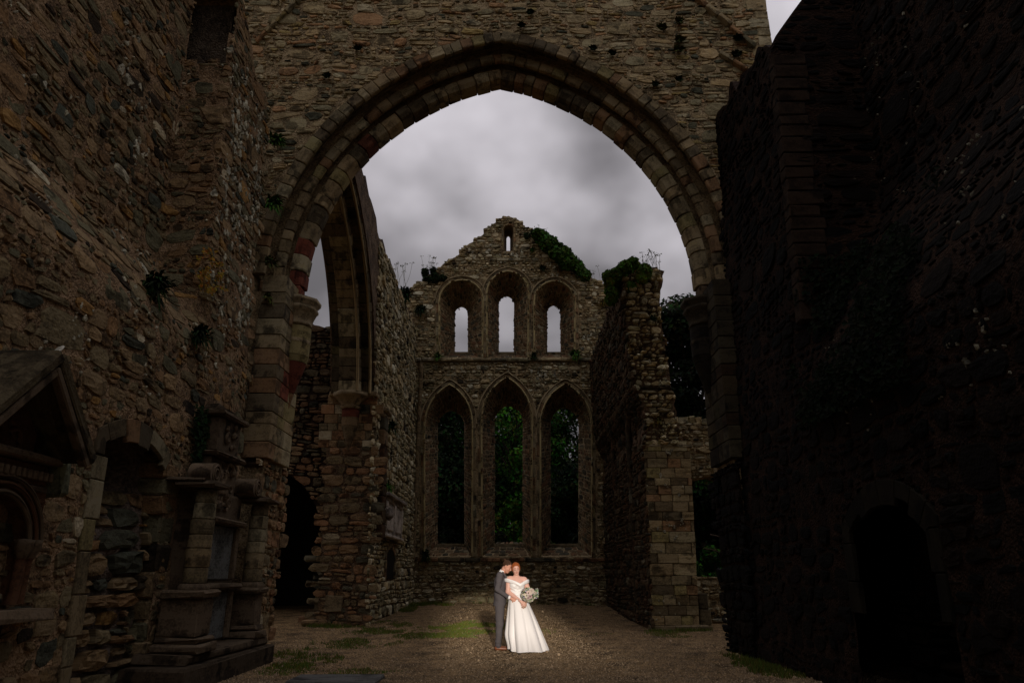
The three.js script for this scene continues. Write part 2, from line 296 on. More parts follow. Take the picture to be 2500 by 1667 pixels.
// dressed blocks set round an opening, s along the outline, width w, standing dep proud of the wall at z
function surround(t, P, w, dep, zmap, r, { len = [0.25, 0.5], pal = 'ashlar', name = 'dressed_stone', gap = 0.012, wvar = 0.3, dark = 1 } = {}) {
  const S = [0]; for (let i = 1; i < P.length; i++) S.push(S[i - 1] + Math.hypot(P[i][0] - P[i - 1][0], P[i][1] - P[i - 1][1]));
  const at = (s, o) => { let i = 1; while (i < P.length - 1 && S[i] < s) i++; const k = (s - S[i - 1]) / (S[i] - S[i - 1]), a = P[i - 1], b = P[i], L = S[i] - S[i - 1]; return [lerp(a[0], b[0], k) - (b[1] - a[1]) / L * o, lerp(a[1], b[1], k) + (b[0] - a[0]) / L * o]; };
  for (let s = 0; s < S[S.length - 1] - 0.05;) {
    const e = Math.min(S[S.length - 1], s + lerp(len[0], len[1], r())), ww = w * (1 + (r() - 0.5) * 2 * wvar);
    const m = (u, v, d) => { const q = at(u, v); return zmap(q[0], q[1], d); };
    const b = new Bag(), k = 3, poly = [];
    for (let i = 0; i <= k; i++) poly.push([lerp(s + gap / 2, e - gap / 2, i / k), 0]);
    for (let i = k; i >= 0; i--) poly.push([lerp(s + gap / 2, e - gap / 2, i / k), ww]);
    stone(b, poly, dep * (0.8 + 0.4 * r()), m, pick(pal, r).map((x) => x * dark), r, true);
    part(t, name, b.geo(true), M.ashlar); s = e;
  }
}
// ring of wedge-shaped arch stones: section between radii off0..off1 and depths z0..z1 with a chamfer at the front lower edge
function voussoirs(t, o) {
  const { cx, a, ys, h, off0, off1, z0, z1, ch = 0.1, len = [0.22, 0.42], map = (x, y, z) => V(x, y, z), r, pal = 'ashlar', name = 'arch_stone', halves = [-1, 1], red = [], dark = 1, t0 = 0, hollow = 0 } = o;
  const R = archR(a, h), e = R - a;
  for (const side of halves) {
    const end = Math.acos(e / (R + (off0 + off1) / 2)); let k = 0;
    for (let th = t0; th < end - 0.004; k++) {
      let nx = Math.min(end, th + lerp(len[0], len[1], r()) / (R + off0)); if (end - nx < 0.025) nx = end;
      const g = 0.006 / R, bag = new Bag(), jr = (r() - 0.5) * 0.03, jz = (r() - 0.5) * 0.05, col = (red.includes(k) && side < 0 ? RED.map((x) => x * (0.8 + r() * 0.5)) : pick(pal, r)).map((x) => x * dark);
      const prof = [[off1, z0 + jz], [off0 + ch, z0 + jz], [off0 + ch * 0.3 + jr, z0 + jz + ch * 0.3], [off0 + jr, z0 + jz + ch], ...(hollow ? [[off0 + jr, z0 + 0.1], [off0 + hollow * 0.8, z0 + 0.15], [off0 + hollow, z1]] : [[off0 + jr, z1]]), [off1, z1]];
      const rings = [[th + g, 0.02], [th + g * 4, 0], [nx - g * 4, 0], [nx - g, 0.02]].map(([tt, inset]) => prof.map(([q, z], i) => {
        const rr = R + q + (i === 0 || i === prof.length - 1 ? 0 : inset), x = cx + side * (rr * Math.cos(tt) - e), y = ys + rr * Math.sin(tt), zz = z + (z === z1 ? 0 : inset * 0.8) + (i > 0 && i < 4 ? (r() - 0.5) * 0.024 : 0);
        return { p: map(x, y, -zz), u: tt * R, v: q + z };
      }));
      const n = prof.length, quad = (A, B, C, D) => { const q = [A, B, C, D].map((x) => bag.v(x.p, x.u, x.v, col)); side < 0 ? bag.i.push(q[0], q[1], q[2], q[0], q[2], q[3]) : bag.i.push(q[0], q[2], q[1], q[0], q[3], q[2]); };
      for (let i = 0; i + 1 < 4; i++) for (let j = 0; j < n; j++) quad(rings[i][j], rings[i][(j + 1) % n], rings[i + 1][(j + 1) % n], rings[i + 1][j]);
      for (const R4 of [rings[0], rings[3]]) for (let j = 1; j + 1 < n; j++) { const q = [R4[0], R4[j], R4[j + 1]].map((x) => bag.v(x.p, x.u, x.v, col)); bag.i.push(...q); }
      part(t, name, bag.geo(true), M.ashlar); th = nx;
    }
  }
}
// a curved wall face: grid over u, v with hole cells left out, and a back at backX so that the wall has thickness
function faceShell(map, u0, u1, top, hole, back, step = 0.11) {
  const bag = new Bag(), nu = Math.round((u1 - u0) / step), W = [1, 1, 1], id = [];
  const vmax = Math.max(...Array.from({ length: nu + 1 }, (_, i) => top(lerp(u0, u1, i / nu)))), nv = Math.round((vmax + 0.4) / step);
  for (let i = 0; i <= nu; i++) { id.push([]); const u = lerp(u0, u1, i / nu), T = top(u); for (let j = 0; j <= nv; j++) { const v = Math.min(-0.4 + j * step, T); id[i].push(bag.v(map(u, v, (noise3(u * 2, v * 2, 1) - 0.5) * 0.03 + (noise3(u * 7, v * 7, 4) - 0.5) * 0.03), u, v, W)); } }
  const o = map(u0 + 1, 1, 0), flip = map(u0 + 1.01, 1, 0).sub(o).cross(map(u0 + 1, 1.01, 0).sub(o)).dot(map(u0 + 1, 1, 0.1).sub(o)) < 0;
  const Q = (a, b, c, d) => (flip ? bag.i.push(a, c, b, a, d, c) : bag.i.push(a, b, c, a, c, d));
  for (let i = 0; i < nu; i++) for (let j = 0; j < nv; j++) {
    const u = lerp(u0, u1, (i + 0.5) / nu), v = -0.4 + (j + 0.5) * step; if (v > top(u) + step || hole(u, v)) continue;
    Q(id[i][j], id[i + 1][j], id[i + 1][j + 1], id[i][j + 1]);
  }
  const edge = (i, j, k, l) => { const pt = (n) => V(bag.p[n * 3], bag.p[n * 3 + 1], bag.p[n * 3 + 2]), A = pt(id[i][j]), B = pt(id[k][l]), a = bag.v(A, 0, 0, W), b = bag.v(B, A.distanceTo(B), 0, W), A2 = A.clone().setX(back), B2 = B.clone().setX(back), c = bag.v(B2, A.distanceTo(B), 1, W), d = bag.v(A2, 0, 1, W); bag.i.push(a, b, c, a, c, d); };
  for (let i = 0; i < nu; i++) edge(i, nv, i + 1, nv);
  for (let j = 0; j < nv; j++) { edge(0, j, 0, j + 1); edge(nu, j, nu, j + 1); }
  const a = map(u0, 0, 0), b = map(u1, 0, 0), T = Array.from({ length: nu + 1 }, (_, i) => { const p = map(lerp(u0, u1, i / nu), top(lerp(u0, u1, i / nu)), 0); return bag.v(V(back, p.y, p.z), i * step, p.y, W); }), Bt = Array.from({ length: nu + 1 }, (_, i) => { const p = map(lerp(u0, u1, i / nu), 0, 0); return bag.v(V(back, -0.4, p.z), i * step, 0, W); });
  for (let i = 0; i < nu; i++) bag.i.push(T[i], T[i + 1], Bt[i + 1], T[i], Bt[i + 1], Bt[i]);
  const g = bag.geo(); g.deleteAttribute('color'); return g;
}
const boxGeo = (x0, x1, y0, y1, z0, z1) => { const g = boxUV(new THREE.BoxGeometry(x1 - x0, y1 - y0, z1 - z0)); g.translate((x0 + x1) / 2, (y0 + y1) / 2, (z0 + z1) / 2); return g; };
// ---------------------------------------------------------------- ground
const groundY = (x, D) => 0.027 * clamp(D - 16, 0, 15) * lerp(1, lerp(0.2, 0.8, sstep(21, 30, D)), sstep(0, 4.5, x)) + (noise3(x * 0.5, D * 0.5, 2) - 0.5) * 0.05;
{
  const bag = new Bag(), W = [1, 1, 1], xs = [], ds = [];
  for (const x of [-500, -200, -80, -40, -20]) xs.push(x); for (let x = -14; x <= 14; x += 0.35) xs.push(x); for (const x of [20, 40, 80, 200, 500]) xs.push(x);
  for (const d of [-400, -150, -60, -25, -10, 0, 4]) ds.push(d); for (let d = 7; d <= 34; d += 0.35) ds.push(d); for (const d of [45, 60, 100, 200, 400, 800]) ds.push(d);
  const id = xs.map((x) => ds.map((d) => bag.v(V(x, groundY(x, d), -d), x, d, W)));
  for (let i = 0; i + 1 < xs.length; i++) for (let j = 0; j + 1 < ds.length; j++) bag.i.push(id[i][j], id[i + 1][j], id[i + 1][j + 1], id[i][j], id[i + 1][j + 1], id[i][j + 1]);
  const g = bag.geo(); g.deleteAttribute('color'); structure('gravel_ground', g, M.gravel);
}
{   // loose gravel where the camera sees the ground
  const r = rngOf(5), pg = new THREE.IcosahedronGeometry(1, 0), n = 60000, im = new THREE.InstancedMesh(pg, std({ roughness: 0.9 }), n), m = new THREE.Matrix4(), q = new THREE.Quaternion(), e = new THREE.Euler(), c = new THREE.Color();
  for (let i = 0; i < n; i++) {
    const D = 11 + 19 * Math.pow(r(), 1.7), x = lerp(-5.4, 5.6, r()), s = (0.006 + 0.011 * r() * r()) * (r() < 0.012 ? 2.6 : 1);
    e.set(r() * 6, r() * 6, r() * 6); m.compose(V(x, groundY(x, D) + s * 0.25, -D), q.setFromEuler(e), V(s * (1 + r() * 0.6), s * 0.7, s)); im.setMatrixAt(i, m);
    const k = 0.12 + 0.24 * r() * r() + (r() < 0.03 ? 0.2 : 0); im.setColorAt(i, c.setRGB(k * 1.2, k * 0.87, k * 0.53));
  }
  im.name = 'loose_gravel'; im.userData.kind = 'stuff'; shade(im); scene.add(im);
}
{   // patches of short grass
  const r = rngOf(9), bag = new Bag();
  const patch = (cx, cd, rx, rd, n, hgt, k) => {
    for (let i = 0; i < n; i++) {
      const a = r() * 6.283, q = Math.pow(r(), 0.6), x = cx + Math.cos(a) * q * rx, D = cd + Math.sin(a) * q * rd;
      if (noise3(x * 1.6, D * 1.1, 8) * 0.7 + 0.3 * noise3(x * 7, D * 5, 3) < 0.36 + q * 0.16 + r() * 0.16) continue;
      const h = hgt * (0.5 + r()), t = r() * 6.28, w = 0.006 + r() * 0.006, y = groundY(x, D) - 0.005, c = [0.085 * k * (0.6 + r() * 0.9), 0.11 * k * (0.7 + r() * 0.6), 0.018 * k], dx = Math.cos(t) * w, dz = Math.sin(t) * w, lx = (r() - 0.5) * h, lz = (r() - 0.5) * h;
      const A = bag.v(V(x - dx, y, -D - dz), 0, 0, c), B = bag.v(V(x + dx, y, -D + dz), 1, 0, c), C = bag.v(V(x + lx, y + h, -D + lz), 0.5, 1, c); bag.i.push(A, B, C);
    }
  };
  patch(-2.2, 20.0, 2.4, 2.7, 30000, 0.04, 1); patch(-3.4, 17.2, 1.0, 1.5, 5000, 0.04, 1); patch(-4.6, 15.2, 0.5, 2.5, 3000, 0.06, 1); patch(4.1, 19.5, 0.6, 1.2, 1600, 0.04, 1); patch(-4.0, 13.7, 0.9, 1.2, 5000, 0.05, 1); patch(-3.0, 12.4, 1.3, 0.8, 3000, 0.04, 1);
  patch(-3.2, 29.2, 1.3, 0.9, 5000, 0.09, 0.9); patch(-4.0, 26.5, 0.5, 2.5, 2500, 0.08, 0.9); patch(4.3, 12.6, 0.5, 1.2, 2500, 0.06, 0.8); patch(1.2, 19.3, 1.5, 0.8, 1200, 0.03, 1);
  patch(4.6, 20.2, 0.9, 0.25, 900, 0.08, 0.9); patch(-4.9, 20.3, 0.9, 0.3, 900, 0.09, 0.9); patch(0, 29.6, 4, 0.3, 2600, 0.12, 0.7); patch(4.3, 14.5, 0.2, 2.5, 1500, 0.08, 0.8); patch(6.4, 22.6, 1.2, 0.3, 700, 0.1, 0.8);
  const m = shade(new THREE.Mesh(bag.geo(), M.leaf)); m.name = 'grass'; m.userData.kind = 'stuff'; scene.add(m);
}
{ const t = thing('stone_slab', 'flat dark stone slab lying in the gravel at the bottom edge', 'stone slab', [-2.55, 0, -11.0]); part(t, 'slab', block(-3.2, -1.93, -0.05, 0.06, -11.4, -10.6, 0.02, rngOf(3), 0.012), M.slate); }
// ---------------------------------------------------------------- nave walls on both sides
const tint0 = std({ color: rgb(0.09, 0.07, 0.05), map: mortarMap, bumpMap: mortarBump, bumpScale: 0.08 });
function naveMap(side, base, lean, Ds, step) {
  const far = (y) => base + lean * y;
  return (u, v, d) => {
    const P = (uu, vv) => {
      const w = side > 0 ? sstep(4.0, 8.0, vv) : sstep(5.0, 6.8, vv), k = 0.45 * (1 - w), f = far(vv), nr = f + step * w, L1 = Ds - 2 + (side > 0 ? 0 : 0);
      let x, D;
      if (uu < L1) { D = lerp(2, Ds - k, uu / L1); x = nr; } else if (uu < L1 + 0.9) { const t = (uu - L1) / 0.9; D = lerp(Ds - k, Ds + k, t); x = lerp(nr, f, t); } else { D = lerp(Ds + k, 14, (uu - L1 - 0.9) / (14 - Ds)); x = f; }
      return V(side * x, vv, -D);
    };
    const o = P(u, v); if (!d) return o;
    const n = P(u + 0.01, v).sub(P(u - 0.01, v)).cross(P(u, v + 0.01).sub(P(u, v - 0.01))).normalize(); if (n.x * side > 0 && Math.abs(n.x) > 0.05 || Math.abs(n.x) <= 0.05 && n.z < 0) n.negate();
    return o.addScaledVector(n, d);
  };
}
const segArc = (x0, x1, y, h, n = 8) => { const a = (x1 - x0) / 2, R = (a * a + h * h) / (2 * h), th = Math.asin(a / R), P = []; for (let i = 0; i <= n; i++) { const t = lerp(-th, th, i / n); P.push([(x0 + x1) / 2 + R * Math.sin(t), y + h - R + R * Math.cos(t)]); } return P; };
const leftMap = naveMap(-1, 5.08, 0.045, 11.0, 0.92), rightMap = naveMap(1, 4.55, 0.035, 10.4, 1.6);
const uOf = (D, Ds) => (D < Ds - 0.45 ? (D - 2) * (Ds - 2) / (Ds - 2.45) : D < Ds + 0.45 ? Ds - 2 + (D - Ds + 0.45) : Ds - 1.1 + (D - Ds - 0.45) * (14 - Ds) / (13.55 - Ds));
const leftDoor = [[uOf(8.46, 11), 0], [uOf(8.46, 11), 1.7], ...segArc(uOf(8.46, 11), uOf(10.4, 11), 3.2, 0.32), [uOf(10.4, 11), 1.7], [uOf(10.4, 11), 0]];
const rightDoor = [[uOf(7.6, 10.4), -0.4], [uOf(7.6, 10.4), 1], ...segArc(uOf(7.6, 10.4), uOf(9.85, 10.4), 2.12, 0.5), [uOf(9.85, 10.4), 1], [uOf(9.85, 10.4), -0.4]];
{
  const r = rngOf(11), t = thing('nave_wall', 'tall brown rubble wall with red mortar on the left, holding the monuments', 'wall', [-5.1, 0, -9]);
  const top = (u) => (u < 9.9 ? 17 : lerp(13.2, 12.0, sstep(9.9, 11.3, u))) + (noise3(u * 2.5, 0, 4) - 0.5) * 0.5;
  const hole = (u, v) => inPoly(leftDoor, u, v) || inPoly([[9.08, 11.2], [9.3, 11.05], [9.6, 11.15], [9.82, 11.0], [9.88, 12.2], [9.8, 14.5], [9.1, 14.5]], u, v);
  part(t, 'mortar', faceShell(leftMap, 0, 11.9, top, hole, -7.6), M.mortarRed);
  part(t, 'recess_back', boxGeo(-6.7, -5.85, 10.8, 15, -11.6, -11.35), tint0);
  const mon = (u, v) => (u > uOf(5.4, 11) && u < uOf(6.95, 11) && v < 2.75) || (u > uOf(10.7, 11) && u < uOf(12.9, 11) && v > 0.2 && v < 2.6);
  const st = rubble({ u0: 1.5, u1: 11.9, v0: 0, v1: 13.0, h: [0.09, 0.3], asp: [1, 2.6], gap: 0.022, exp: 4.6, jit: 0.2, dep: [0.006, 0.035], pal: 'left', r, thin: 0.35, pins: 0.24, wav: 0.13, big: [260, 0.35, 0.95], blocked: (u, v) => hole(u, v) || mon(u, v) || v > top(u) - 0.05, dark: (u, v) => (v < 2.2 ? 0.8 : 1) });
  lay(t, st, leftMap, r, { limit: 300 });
  surround(t, leftDoor.slice(0, -2), -0.26, 0.035, leftMap, r, { len: [0.28, 0.55], wvar: 0.35, dark: 0.62 });
  crusts(t, leftMap, uOf(11.4, 11), 11.8, 5, 11.5, 420, r); crusts(t, leftMap, 7, 8.2, 6, 11, 60, r, 0.02, 0.12); crusts(t, leftMap, 2.5, 8.5, 3.6, 9, 170, r, 0.01, 0.05, (u, v) => !hole(u, v));
  // blocked doorway: broken courses set back in the recess
  const inner = (u, v, d) => leftMap(u, v, -0.12 - (0.45 + 0.5 * sstep(1.9, 2.9, v)) * (1 - 0.75 * sstep(uOf(8.9, 11), uOf(10.4, 11), u)) + d);
  const bag = new Bag(); { const U0 = leftDoor[0][0] - 0.05, U1 = leftDoor[leftDoor.length - 1][0] + 0.05, id = []; for (let i = 0; i <= 14; i++) { id.push([]); for (let j = 0; j <= 28; j++) id[i].push(bag.v(inner(lerp(U0, U1, i / 14), j * 0.13, (noise3(i, j, 2) - 0.5) * 0.1), i * 0.12, j * 0.13, [1, 1, 1])); } for (let i = 0; i < 14; i++) for (let j = 0; j < 28; j++) bag.i.push(id[i][j], id[i][j + 1], id[i + 1][j + 1], id[i][j], id[i + 1][j + 1], id[i + 1][j]); }
  const bg = bag.geo(); bg.deleteAttribute('color'); part(t, 'doorway_blocking', bg, M.core);
  for (const [i, j, c] of [[0, 1, 0], [leftDoor.length - 2, leftDoor.length - 1, 0]]) { const b2 = new Bag(), q = leftDoor[i], W = [1, 1, 1], a = b2.v(leftMap(q[0], 0, 0.0), 0, 0, W), b = b2.v(leftMap(q[0], 3.4, 0.0), 0, 3.4, W), e = b2.v(leftMap(q[0], 3.4, -1.1), 1, 3.4, W), f = b2.v(leftMap(q[0], 0, -1.1), 1, 0, W); b2.i.push(a, b, e, a, e, f); const g = b2.geo(); g.deleteAttribute('color'); part(t, 'doorway_reveal', g, M.mortar); }
  for (let y = 0; y < 3.3;) { const h = lerp(0.24, 0.42, r()), x = -5.08 - 0.045 * y; part(t, 'jamb_stone', paint(block(-5.95, x + 0.02 - r() * 0.05, y, y + h - 0.015, -10.75, -10.36 + r() * 0.06, 0.03, r, 0.02), pick('left', r).map((q) => q * 0.85)), M.stone); y += h; }
  const inf = rubble({ u0: leftDoor[0][0] + 0.08, u1: leftDoor[leftDoor.length - 1][0] - 0.05, v0: 0, v1: 2.5, h: [0.2, 0.36], asp: [1.3, 2.4], gap: 0.03, exp: 5, jit: 0.1, dep: [0.03, 0.14], pal: 'left', r, thin: 0.12, dark: () => 0.9, blocked: (u, v) => v > 1.9 && u < uOf(9.3, 11) });
  lay(t, inf, inner, r, { limit: 60, name: 'blocking_stone', rest: 'small_blocking_stones' });
}
{
  const r = rngOf(12), t = thing('nave_wall', 'almost black rubble wall filling the right side, with a dark arched doorway', 'wall', [4.7, 0, -9]);
  const top = (u) => (u < 8.4 ? 16 : u < 9.3 ? lerp(13.6, 11.3, (u - 8.4) / 0.9) : lerp(11.2, 12.0, sstep(9.3, 12.4, u))) + (noise3(u * 3, 0, 7) - 0.5) * 0.5;
  const hole = (u, v) => inPoly(rightDoor, u, v);
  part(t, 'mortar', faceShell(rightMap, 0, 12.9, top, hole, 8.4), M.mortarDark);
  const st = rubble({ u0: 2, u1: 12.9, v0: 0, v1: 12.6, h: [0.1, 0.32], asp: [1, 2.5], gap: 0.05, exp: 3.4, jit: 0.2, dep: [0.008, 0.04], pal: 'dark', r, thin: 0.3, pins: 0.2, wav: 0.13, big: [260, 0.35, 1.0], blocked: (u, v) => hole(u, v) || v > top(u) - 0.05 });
  lay(t, st, rightMap, r, { limit: 300 });
  surround(t, rightDoor.slice(1, -1), -0.26, 0.03, rightMap, r, { pal: 'ashlar', dark: 0.06 });  // door stones darkened to carry the shade on this wall
  crusts(t, rightMap, 3, 8.6, 3, 12, 260, r, 0.008, 0.035, (u, v) => !hole(u, v), 0.03, 0.4);
  // quoins at the edge of the upper set-back
  for (let y = 5.4; y < 10.6;) { const h = lerp(0.22, 0.34, r()), x = 4.55 + 0.035 * y; part(t, 'quoin', block(x - 0.03, x + 0.45 + r() * 0.15, y, y + h - 0.015, -10.62, -10.36, 0.02, r, 0.01), M.ashlar.userData.dark ??= std({ color: rgb(0.03, 0.019, 0.012), map: stoneMap, bumpMap: stoneBump, bumpScale: 0.008 })); y += h; }  // quoin colour has the shade of the right side painted in
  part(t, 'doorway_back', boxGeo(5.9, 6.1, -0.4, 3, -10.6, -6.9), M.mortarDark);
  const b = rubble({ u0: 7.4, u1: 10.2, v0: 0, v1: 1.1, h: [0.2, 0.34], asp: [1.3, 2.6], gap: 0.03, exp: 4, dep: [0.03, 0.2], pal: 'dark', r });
  lay(t, b, (u, v, d) => V(5.5 - d, v, -u), r, { limit: 30, name: 'blocking_stone', rest: 'small_blocking_stones' });
}
// ---------------------------------------------------------------- crossing wall with the great arch
const AX = -0.28, AA = 4.61, AY = 7.85, AH = 5.82;
{
  const r = rngOf(21), t = thing('crossing_wall', 'rubble tower wall above the great pointed arch of three stepped rings', 'wall', [AX, 0, -14]);
  const out = (off) => [[-9.5, -0.4], [-5.08, -0.4], [-5.08, 7.45], [AX - AA - off, 7.45], ...archPts(AX, AA, AY, AH, 24, off), [AX + AA + off, 7.45], [4.55, 7.45], [4.55, -0.4], [15, -0.4], [15, 11], [6.62, 11], [6.6, 14.5], [6.5, 22], [-7.2, 22], [-7.2, 11], [-9.5, 11]];
  [[0.93, 14, 14.35], [0.88, 14.353, 14.52], [0.57, 14.523, 14.76], [0.28, 14.763, 14.97], [0.66, 14.973, 15.2], [0.93, 15.203, 15.5]].forEach(([o, a, b]) => part(t, 'wall_core', wallBody(out(o), [], -a, -b), M.mortar));
  voussoirs(t, { cx: AX, a: AA, ys: AY, h: AH, off0: 0.66, off1: 0.95, z0: 13.95, z1: 14.4, ch: 0.05, hollow: 0.2, r, len: [0.2, 0.42] });
  voussoirs(t, { cx: AX, a: AA, ys: AY, h: AH, off0: 0.37, off1: 0.6, z0: 14.34, z1: 14.65, ch: 0.06, hollow: 0.16, r, len: [0.22, 0.45] });
  voussoirs(t, { cx: AX, a: AA, ys: AY, h: AH, off0: 0, off1: 0.31, z0: 14.58, z1: 15.0, ch: 0.16, r, len: [0.24, 0.48], red: [0, 2, 10] });
  const R = archR(AA, AH), e = R - AA, inside = (x, y, off) => y > AY - 1 && Math.hypot(Math.abs(x - AX) + e, Math.max(0, y - AY)) < R + off;
  const st = rubble({ u0: -7.1, u1: 6.6, v0: 7.4, v1: 16.6, h: [0.08, 0.28], asp: [1.2, 3.4], gap: 0.026, exp: 3.8, jit: 0.16, dep: [0.008, 0.045], pal: 'tower', r, thin: 0.45, pins: 0.18, wav: 0.12, big: [190, 0.45, 1.3], blocked: (x, y) => inside(x, y, 0.97) || (x < -5.9 && y < 11.5) || (x > 5.2 && y < 10.6) || x > 6.55 });
  lay(t, st, XY(-14), r, { limit: 300 });
  // sloping raggles of the lost nave roof
  const ledge = (x0, y0, x1, y1, w, d) => { const L = Math.hypot(x1 - x0, y1 - y0), n = Math.round(L / 0.42), a = Math.atan2(y1 - y0, x1 - x0); for (let i = 0; i < n; i++) { const g = block(-L / n / 2 + 0.008, L / n / 2 - 0.008, -w / 2, w / 2, -0.1, d * (0.7 + r() * 0.5), 0.015, r, 0.012); paint(g, pick('tower', r).map((q) => q * 0.75)); g.rotateZ(a); g.translate(lerp(x0, x1, (i + 0.5) / n), lerp(y0, y1, (i + 0.5) / n), -14); part(t, 'weathering_stone', g, M.ashlar); } };
  ledge(-6.5, 14.28, -5.2, 16.2, 0.1, 0.13); ledge(4.5, 16.1, 6.15, 14.1, 0.12, 0.16); ledge(5.25, 13.95, 5.85, 13.38, 0.09, 0.14);
  for (let y = 11.2; y < 16.5;) { const h = lerp(0.25, 0.4, r()); const g = block(6.1 + (r() < 0.5 ? 0 : 0.2), 6.63, y, y + h - 0.012, -14.5, -13.97, 0.02, r, 0.008); part(t, 'quoin', paint(g, pick('tower', r)), M.ashlar); y += h; }
  // corbelled responds of the arch: ashlar stacks, tapering shafts and capitals
  for (const s of [-1, 1]) {
    const X = s < 0 ? -4.95 : 4.42, B = s < 0 ? -5.5 : 4.97, dk = s < 0 ? 1 : 0.17; let k = 0;  // dk puts the shade on the right respond into its stone colours
    for (let y = 3.72; y < 7.4; k++) {
      const h = lerp(0.24, 0.42, r()), cuts = [13.8, 13.8 + 0.3 + r() * 0.25, 14.5 + r() * 0.2, 15.25];
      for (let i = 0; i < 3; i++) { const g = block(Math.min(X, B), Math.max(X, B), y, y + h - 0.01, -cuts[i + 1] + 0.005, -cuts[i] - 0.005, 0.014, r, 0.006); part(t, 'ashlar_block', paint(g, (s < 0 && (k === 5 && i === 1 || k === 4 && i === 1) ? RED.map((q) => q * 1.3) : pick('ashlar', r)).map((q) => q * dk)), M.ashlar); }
      y += h;
    }
    part(t, 'corbel_base', paint(block(Math.min(X + s * 0.14, B), Math.max(X + s * 0.14, B), 3.56, 3.715, -15.15, -13.93, 0.05), [0.1 * dk, 0.07 * dk, 0.05 * dk]), M.ashlar);
    const cz = -14.78, prof = [[0.02, 4.95], [0.1, 5.3], [0.3, 6.0], [0.34, 6.15], [0.34, 6.85]];
    const cut = [[0, 1], [1, 2], [2, 3], [3, 4]];
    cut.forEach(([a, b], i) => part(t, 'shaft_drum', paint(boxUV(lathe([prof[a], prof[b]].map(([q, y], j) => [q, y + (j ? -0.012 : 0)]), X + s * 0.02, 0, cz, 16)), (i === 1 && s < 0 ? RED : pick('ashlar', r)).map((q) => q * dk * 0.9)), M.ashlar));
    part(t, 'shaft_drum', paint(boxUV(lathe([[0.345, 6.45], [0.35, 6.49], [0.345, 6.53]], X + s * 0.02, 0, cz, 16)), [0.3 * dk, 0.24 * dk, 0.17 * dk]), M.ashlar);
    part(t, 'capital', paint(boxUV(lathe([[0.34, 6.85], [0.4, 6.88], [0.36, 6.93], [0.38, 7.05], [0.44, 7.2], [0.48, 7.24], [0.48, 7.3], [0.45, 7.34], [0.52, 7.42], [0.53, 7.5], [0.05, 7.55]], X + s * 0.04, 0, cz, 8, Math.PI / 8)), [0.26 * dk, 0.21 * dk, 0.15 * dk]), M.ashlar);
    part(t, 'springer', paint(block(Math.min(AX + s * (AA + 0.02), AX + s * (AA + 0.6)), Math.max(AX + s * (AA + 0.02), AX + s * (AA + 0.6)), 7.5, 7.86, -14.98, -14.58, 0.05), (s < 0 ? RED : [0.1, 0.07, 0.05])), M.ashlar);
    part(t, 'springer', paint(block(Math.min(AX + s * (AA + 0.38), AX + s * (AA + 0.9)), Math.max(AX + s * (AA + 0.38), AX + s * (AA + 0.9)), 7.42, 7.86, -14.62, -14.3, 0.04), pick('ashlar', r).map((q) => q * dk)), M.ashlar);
    if (s > 0) part(t, 'jamb_shade_slab', boxGeo(4.53, 4.6, -0.4, 3.55, -15.5, -13.9), M.mortarDark);  // thin dark slab over the right jamb, its shade painted in
    const jm = s < 0 ? (u, v, d) => V(-5.08 + d, v, -u) : (u, v, d) => V(4.525 - d, v, -u);
    lay(t, rubble({ u0: 13.95, u1: 15.5, v0: 0, v1: 3.58, h: [0.14, 0.36], asp: [0.9, 2], gap: 0.02, exp: 4.5, jit: 0.08, dep: [0.02, 0.07], pal: s < 0 ? 'shade' : 'dark', r, thin: 0.2 }), jm, r, { limit: 60, name: 'jamb_stone', rest: 'small_jamb_stones' });
  }
}
